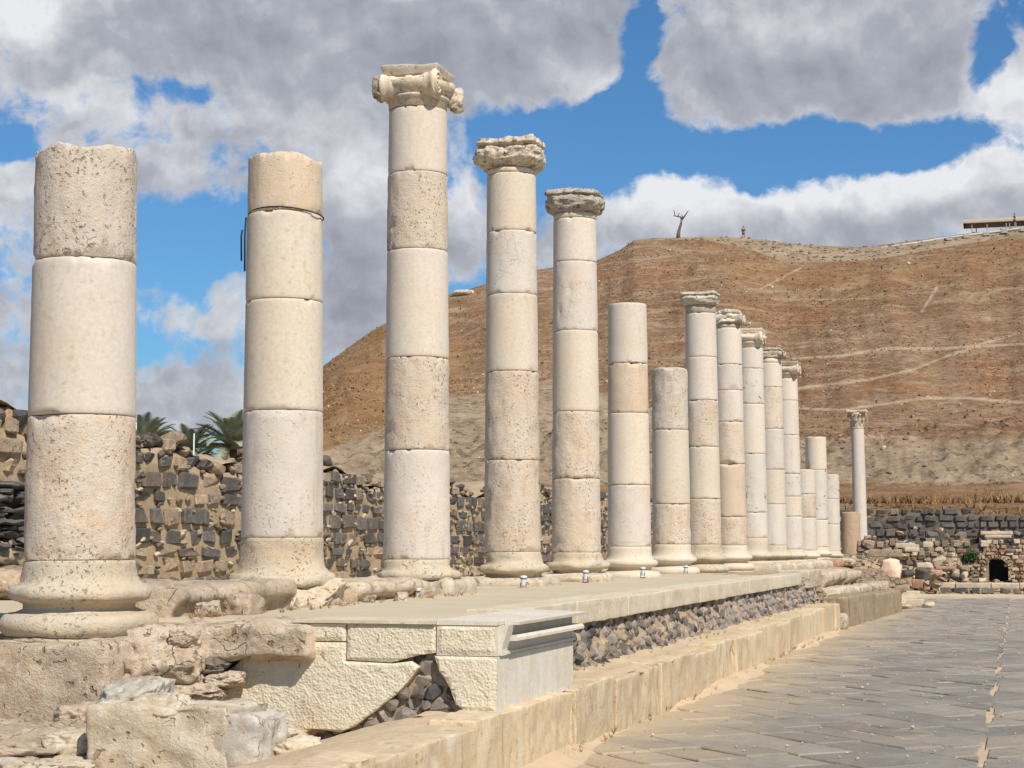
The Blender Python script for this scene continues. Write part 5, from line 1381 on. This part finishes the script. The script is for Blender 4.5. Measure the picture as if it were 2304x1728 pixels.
# many rubble stones over the ruin slope
mb = MB(); rs2 = np.random.RandomState(9)
for i in range(1500):
    x = rs2.uniform(-7, 4); y = rs2.uniform(57.2, 79)
    s_ = rs2.uniform(.06, .26)*(1.2 if i % 9 == 0 else .8)
    z = float(np.interp(y, [56.5, 58.5, 60.5, 64, 70, 80], [-.06, -.02, .10, .22, .75, 1.5]))+float(np.interp(x, [-9, -5.5, -4.2, -3.2], [.8, .55, .15, 0]))*(1-float(ss(np.array(y), 66, 76)))
    V, F = RUBB[i % 14]; mb.add(V*[s_*1.3, s_, s_*.8]+[x, y, z+s_*.25], F)
for i in range(420):
    y = rs2.uniform(33.5, 56); x = rs2.uniform(-4.6, -3.5)
    V, F = RUBB[i % 14]; s_ = rs2.uniform(.06, .22); z = float(np.interp(x, [-5.2, -4.3, -3.7, -3.0], [.92, .72, .46, .40]))
    mb.add(V*[s_, s_*1.3, s_*.8]+[x, y, z+.02], F)
o = link('rubble', mb.mesh('rubble', M['wallstone'])); tag(o, 'loose rubble strewn over the slope and between the ruined walls', 'rubble', kind='stuff')
hb = empty('ruin_heap', (-3, 62, 0), label='jumble of broken blocks lying between the ruined walls', cat='rubble heap')
for i in range(150):
    x = rng.uniform(-5.6, 1.5); y = rng.choice([rng.uniform(58.5, 61.5), rng.uniform(62.3, 63.8), rng.uniform(64.5, 70), rng.uniform(71.9, 78)])
    zb = float(np.interp(y, [56.5, 58.5, 60.5, 64, 70, 80], [-.06, -.02, .10, .22, .75, 1.5]))+float(np.interp(x, [-9, -5.5, -4.2, -3.2], [.8, .55, .15, 0]))*(1-float(ss(np.array(y), 66, 76)))
    if y < 66.5 and -2.2 < x < .3: x -= 2.6
    s_ = rng.uniform(.16, .46); kd = rng.random(); mk = rng.choice(['wallstone', 'wallstone', 'ruin_cream', 'rock', 'kerb_dark', 'basalt_warm', 'ruin_pink'])
    if y > 71: zb += rng.uniform(.2, 1.0); mk = rng.choice(['wallstone', 'ruin_cream', 'basalt_warm', 'basalt'])
    link('block', pool('s' if kd < .6 else 'r', rng.randrange(12), mk), hb, (x+3, y-62, zb+s_*.3+rng.choice([0, 0, .25, .45])), (rng.uniform(-.4, .4), rng.uniform(-.4, .4), rng.uniform(-1.5, 1.5)), (s_*rng.uniform(1, 1.8), s_, s_*rng.uniform(.5, 1.)))
# dry weeds along the kerb foot and in the stylobate cracks
mb = MB()
for i in range(260):
    k_ = i % 3
    x, y, z_ = ((-3.36+rng.uniform(-.03, .1), rng.uniform(11, 34), .02) if k_ else (-6.15+rng.uniform(-.1, .2), rng.uniform(12, 19), 1.03)) if k_ < 2 else (rng.uniform(-3.95, -3.7), rng.uniform(13.6, 33), .47)
    for b_ in range(7):
        a = rng.uniform(0, 6.28); l_ = rng.uniform(.02, .07); h_ = rng.uniform(.02, .075); mb.add([(x-.003, y, z_), (x+.003, y+.002, z_), (x+math.cos(a)*l_*.6, y+math.sin(a)*l_*.6, z_+h_)], [[0, 1, 2]])
tag(link('dry_weeds', mb.mesh('dry_weeds', M['drygrass'])), 'sparse dry weeds at the kerb foot and on the ledge', 'weeds', kind='stuff')
# pale kerb strip along the far end of the paving
V = []
for i in range(40):
    t_ = i/39; x = -3.4+t_*7.5; y = 56.6-t_*1.6*ss(np.array(t_), .3, 1)+.5*math.sin(t_*3)
    V += [(x, y, .015), (x, y+.35, .055)]
V2 = np.array(V); 
tag(link('far_edge', mesh('far_edge', V2, [[2*i, 2*i+2, 2*i+3, 2*i+1] for i in range(39)], M['sand_pale'])), 'pale dusty edging at the far end of the paving', 'edging', kind='structure')
# shrubs
def leaf_clump(n, rad, seed, size=.06, flat=.7):
    rs = np.random.RandomState(seed); mb = MB()
    for i in range(n):
        d = rs.normal(size=3); d /= np.linalg.norm(d); r_ = rad*rs.uniform(.35, 1)**.6*(1+.35*vn(np.array([d*2.2]), seed)[0])
        c = d*r_*[1, 1, flat]; a = rs.normal(size=3); a /= np.linalg.norm(a); b_ = np.cross(a, rs.normal(size=3)); b_ /= np.linalg.norm(b_)
        s_ = size*rs.uniform(.6, 1.4)
        mb.add([c-a*s_, c+b_*s_*.5, c+a*s_, c-b_*s_*.5], [[0, 1, 2, 3]])
    return mb
def shrub(loc, rad, n, size, lb, seed, cat='shrub', group=None):
    root = empty('shrub', loc, label=lb, cat=cat, group=group)
    link('foliage', leaf_clump(n, rad, seed, size).mesh('foliage', M['leaf']), root, (0, 0, rad*.6))
    mb = MB()
    for q in range(5):
        a = q*1.3; mb.add(*tube([(0, 0, -.1), (math.cos(a)*rad*.3, math.sin(a)*rad*.3, rad*.5)], [rad*.05, rad*.02], 5))
    link('stem', mb.mesh('stem', M['bark']), root)
shrub((-1.75, 63.7, 1.0), .30, 1100, .045, 'green shrub growing on the ruin left of the arch', 3)
shrub((-13.6, 19.7, 3.15), .30, 900, .035, 'small dark bush on the sandy bank, just left of the near column', 4)
shrub((-13.9, 18.9, 3.10), .24, 700, .035, 'small dark bush on the sandy bank at the picture edge', 5)

# ================================================================== PALMS AND POLES BEHIND THE WALL
def palm(loc, h, L_, nf, seed, lb, up=.2):
    rs = random.Random(seed)
    root = empty('palm_tree', loc, label=lb, cat='palm tree', group='date palms behind the basalt wall')
    V, F = tube([(0, 0, -1), (.05, 0, h*.5), (0, .05, h)], [.34, .27, .24], 12); link('trunk', mesh('trunk', V, F, M['palmtrunk'], True), root)
    for i in range(nf):
        az_ = i*2.39996+rs.uniform(-.2, .2); el0 = R(rs.uniform(8, 82)); mb = MB(); pts = []
        p = Vector((0, 0, h)); e_ = el0; n = 9
        for s_ in range(n+1):
            pts.append(p.copy()); st = L_/n; p = p+Vector((math.cos(az_)*math.cos(e_), math.sin(az_)*math.cos(e_), math.sin(e_)))*st; e_ -= R(rs.uniform(4, 10))*(1.2 if el0 < .7 else .8)
        mb.add(*tube(pts, [.045*(1-.8*s_/n) for s_ in range(n+1)], 4))
        side = Vector((-math.sin(az_), math.cos(az_), 0))
        for s_ in range(4, 54):
            t_ = s_/54*n; k_ = int(t_); q = pts[k_].lerp(pts[min(k_+1, n)], t_-k_); d = (pts[min(k_+1, n)]-pts[k_]).normalized()
            ll = L_*.24*math.sin(math.pi*min(1, (s_/54)*.85+.12))
            for sg in (-1, 1):
                tip = q+(side*sg*.75+d*.75+Vector((0, 0, .22)))*ll; wv = d*.045
                mb.add([q-wv, q+wv, tip], [[0, 1, 2]])
        link('frond', mb.mesh('frond', M['palm']), root)
palm((-57.1, 105.8, 1.6), 6.5, 2.9, 44, 1, 'palm tree whose crown shows between the first two columns beside the white pole')
palm((-54.6, 108.0, 1.6), 6.1, 2.7, 34, 2, 'lowest palm crown, middle of the three between the first columns')
palm((-51.5, 108.2, 1.6), 6.5, 3.3, 48, 3, 'palm tree crown half hidden behind the second column')
palm((-50.3, 110.0, 1.6), 5.8, 3.0, 34, 4, 'palm tree mostly hidden behind the second column')
for (x, y, h_, lb) in ((-56.9, 104.5, 8.65, 'thin pale pole rising in front of the left palm'), (-55.9, 104.5, 7.5, 'short thin pole right of the left palm'), (-52.6, 104.5, 7.4, 'short thin pole before the right palm')):
    V, F = tube([(0, 0, 0), (0, 0, h_)], [.06, .045], 8)
    tag(link('pole', mesh('pole', V, F, M['metal_white'], True), None, (x, y, 1.6)), lb, 'pole', 'thin poles by the palms')

# ================================================================== ON THE HILLTOP
# dead tree
p = ridge_pt(1532)
root = empty('dead_tree', p, (0, 0, -float(az_of(1532))), label='bare forked dead tree standing on the brow of the hill', cat='tree')
s_ = 1.0
link('trunk', mesh('trunk', *tube([(0, 0, -.5), (.02, 0, .5), (.18, 0, 1.2), (.42, 0, 2.0), (.50, .05, 2.6)], [.34, .27, .20, .17, .13], 9), M['bark'], True), root)
for pts, rr in (([(.50, .05, 2.5), (.35, .1, 2.95), (-.05, .15, 3.05), (-.42, .1, 3.1), (-.50, 0, 3.6), (-.62, 0, 3.95)], [.13, .11, .09, .07, .06, .03]), ([(.48, .05, 2.5), (.85, 0, 2.9), (1.2, -.1, 3.4), (1.5, -.1, 3.85)], [.14, .12, .08, .03]),
                ([(.5, .05, 2.55), (.62, .2, 3.0), (.5, .25, 3.35)], [.12, .09, .05]), ([(-.05, .15, 3.05), (.15, .2, 3.45), (.3, .2, 3.5)], [.07, .05, .03]), ([(-.42, .1, 3.1), (-.7, .1, 3.15)], [.06, .03])):
    link('branch', mesh('branch', *tube(pts, rr, 7), M['bark'], True), root)
# walkers
def skin_fig(name, J, E, root, mat):
    me = bpy.data.meshes.new(name); me.from_pydata([j[:3] for j in J], E, []); me.materials.append(mat)
    o = link(name, me, root); m_ = o.modifiers.new('skin', 'SKIN'); m_.use_smooth_shade = True
    for i, j in enumerate(J): me.skin_vertices[0].data[i].radius = (j[3], j[4] if len(j) > 4 else j[3])
    me.skin_vertices[0].data[0].use_root = True
    sb = o.modifiers.new('sub', 'SUBSURF'); sb.levels = 1; sb.render_levels = 1
    return o
def flat(name, c, rough=.8):
    m, t, b = newmat(name, rough, .2); b.inputs['Base Color'].default_value = (*c, 1); return m
SK = flat('skin', (.32, .19, .12)); SH = flat('black shirt', (.018, .018, .022)); SHO = flat('dark shorts', (.03, .035, .05)); HAIR = flat('dark hair', (.015, .011, .009)); SHOE = flat('shoe', (.08, .07, .06))
def walker(loc, rz, lb):
    root = empty('person', loc, (0, 0, rz), label=lb, cat='person')
    J = [(0, 0, .95, .15, .11), (0, 0, 1.2, .15, .10), (0, 0, 1.40, .17, .10), (0, 0, 1.50, .06, .06), (0, -.01, 1.58, .075, .09), (0, -.01, 1.70, .075, .09),
         (-.19, 0, 1.42, .055), (-.25, .03, 1.16, .045), (-.20, -.08, .96, .033), (-.19, -.12, .88, .03), (.19, 0, 1.42, .055), (.25, .05, 1.16, .045), (.23, -.03, .93, .033), (.23, -.05, .85, .03),
         (-.10, 0, .85, .085), (-.11, -.10, .48, .06), (-.11, -.04, .10, .042), (-.11, -.16, .03, .04), (.10, 0, .85, .085), (.11, .05, .48, .06), (.11, .16, .12, .042), (.11, .06, .03, .04)]
    E_ = [(0, 1), (1, 2), (2, 3), (3, 4), (4, 5), (2, 6), (6, 7), (7, 8), (8, 9), (2, 10), (10, 11), (11, 12), (12, 13), (0, 14), (14, 15), (15, 16), (16, 17), (0, 18), (18, 19), (19, 20), (20, 21)]
    skin_fig('body', J, E_, root, SK)
    skin_fig('shirt', [(0, 0, .98, .175, .135), (0, 0, 1.2, .175, .125), (0, 0, 1.43, .165, .115), (-.20, 0, 1.43, .075), (-.245, .02, 1.25, .065), (.20, 0, 1.43, .075), (.245, .03, 1.25, .065)], [(0, 1), (1, 2), (2, 3), (3, 4), (2, 5), (5, 6)], root, SH)
    skin_fig('shorts', [(0, 0, .97, .17, .13), (-.10, 0, .82, .105), (-.11, -.07, .58, .09), (.10, 0, .82, .105), (.11, .03, .58, .09)], [(0, 1), (1, 2), (0, 3), (3, 4)], root, SHO)
    V, F = boulder(.19, .23, .19, 8, .04, 2, 3, .0, 0); link('hair', mesh('hair', V, F, HAIR, True), root, (0, .015, 1.66))
walker(ridge_pt(1681)-Vector((0, 0, .05)), -float(az_of(1681)), 'person in black shirt and dark shorts walking along the hill brow')
walker(ridge_pt(2302, 247)+Vector((0, 0, .5)), 1.2, 'dark dressed person by the shelter at the right edge of the hilltop')
# pale parapet line and stone blocks along it
pts = [ridge_pt(x_, 244.0, .12) for x_ in (1995, 2018, 2060, 2150, 2230, 2304, 2400, 2500)]
par = empty('parapet', pts[0], label='thin white edging running up the hill brow to the shelter', cat='edging')
mb = MB()
for a, b_ in zip(pts[:-1], pts[1:]):
    V, F = tube([a, b_], .13, 6); mb.add(V, F)
me = mb.mesh('edging_strip', M['metal_white']); me.transform(Matrix.Translation(-pts[0])); link('edging_strip', me, par)
nm = ['lowest grey block on the hill brow, left of the shelter', 'second grey block, right below the left end of the shelter', 'third grey block on the hill brow under the shelter', 'rightmost grey block on the hill brow', 'grey block on the brow outside the picture']
for i, x_ in enumerate((2151, 2191, 2237, 2278, 2322)):
    V, F = rough_box(.8, .5, .62, .15, .03, 2, i, .05)
    tag(link('brow_block', mesh('brow_block', V, F, M['rock_grey'], True), None, ridge_pt(x_, 243.2, .0)), nm[i], 'stone block', 'grey blocks along the hill brow')
# shelter
p = ridge_pt(2183, 250); zr = 1.6+250*float(slope_of(np.array(526.)))
sh = empty('shelter', (p.x, 252, p.z), label='long open shelter with a tan curved roof on the hilltop at the right', cat='shelter')
tan = flat('tan canvas', (.42, .34, .25)); dkc = flat('dark roof end', (.10, .085, .07)); pst = flat('grey steel post', (.22, .22, .23), .5)
H0 = zr-p.z; V = []; n = 13; Lr = 17.
for xq in (0, Lr):
    for i in range(n):
        a = math.pi*i/(n-1); V.append((xq+(.0 if xq else -.0), 2.2-2.2*math.cos(a)-2.2, H0+.02+.78*math.sin(a)**.8))
F = [[i, i+1, n+i+1, n+i] for i in range(n-1)]
V = np.array(V); V2 = V.copy(); V2[:, 2] -= .06
link('roof', mesh('roof', np.concatenate([V, V2]), F+[[q+2*n for q in f_[::-1]] for f_ in F], tan), sh)
link('roof_end', mesh('roof_end', np.array(list(V[:n])+[(V[i][0]+.15, V[i][1], V[i][2]) for i in range(n)]), [list(range(n)), [n+i for i in range(n)][::-1]], dkc), sh, (.05, 0, -.02))
for xq in (1.25, 1.75, 3.3, 5.9, 6.35, 7.2, 10, 13, 16):
    link('post', mesh('post', *tube([(xq, -2.0 if xq != 1.75 else 1.8, -1.5), (xq, -2.0 if xq != 1.75 else 1.8, H0+.1)], .07, 6), pst, True), sh)
# pale boulder on the far shoulder of the hill
p = ridge_pt(1040, 243)
V, F = boulder(3.2, 1.6, .9, 12, .15, 1.5, 77, .5); tag(link('hill_rock', mesh('hill_rock', V, F, M['rock_pale'], True), None, p-Vector((0, 0, .25))), 'pale rock outcrop on the left shoulder of the hill', 'rock')
p = ridge_pt(822, 243)
V, F = boulder(.9, .8, 1.0, 9, .15, 1.5, 78, .5); tag(link('hill_rock', mesh('hill_rock', V, F, M['basalt_warm'], True), None, p-Vector((0, 0, .75))), 'small dark stone on the left slope skyline', 'rock')
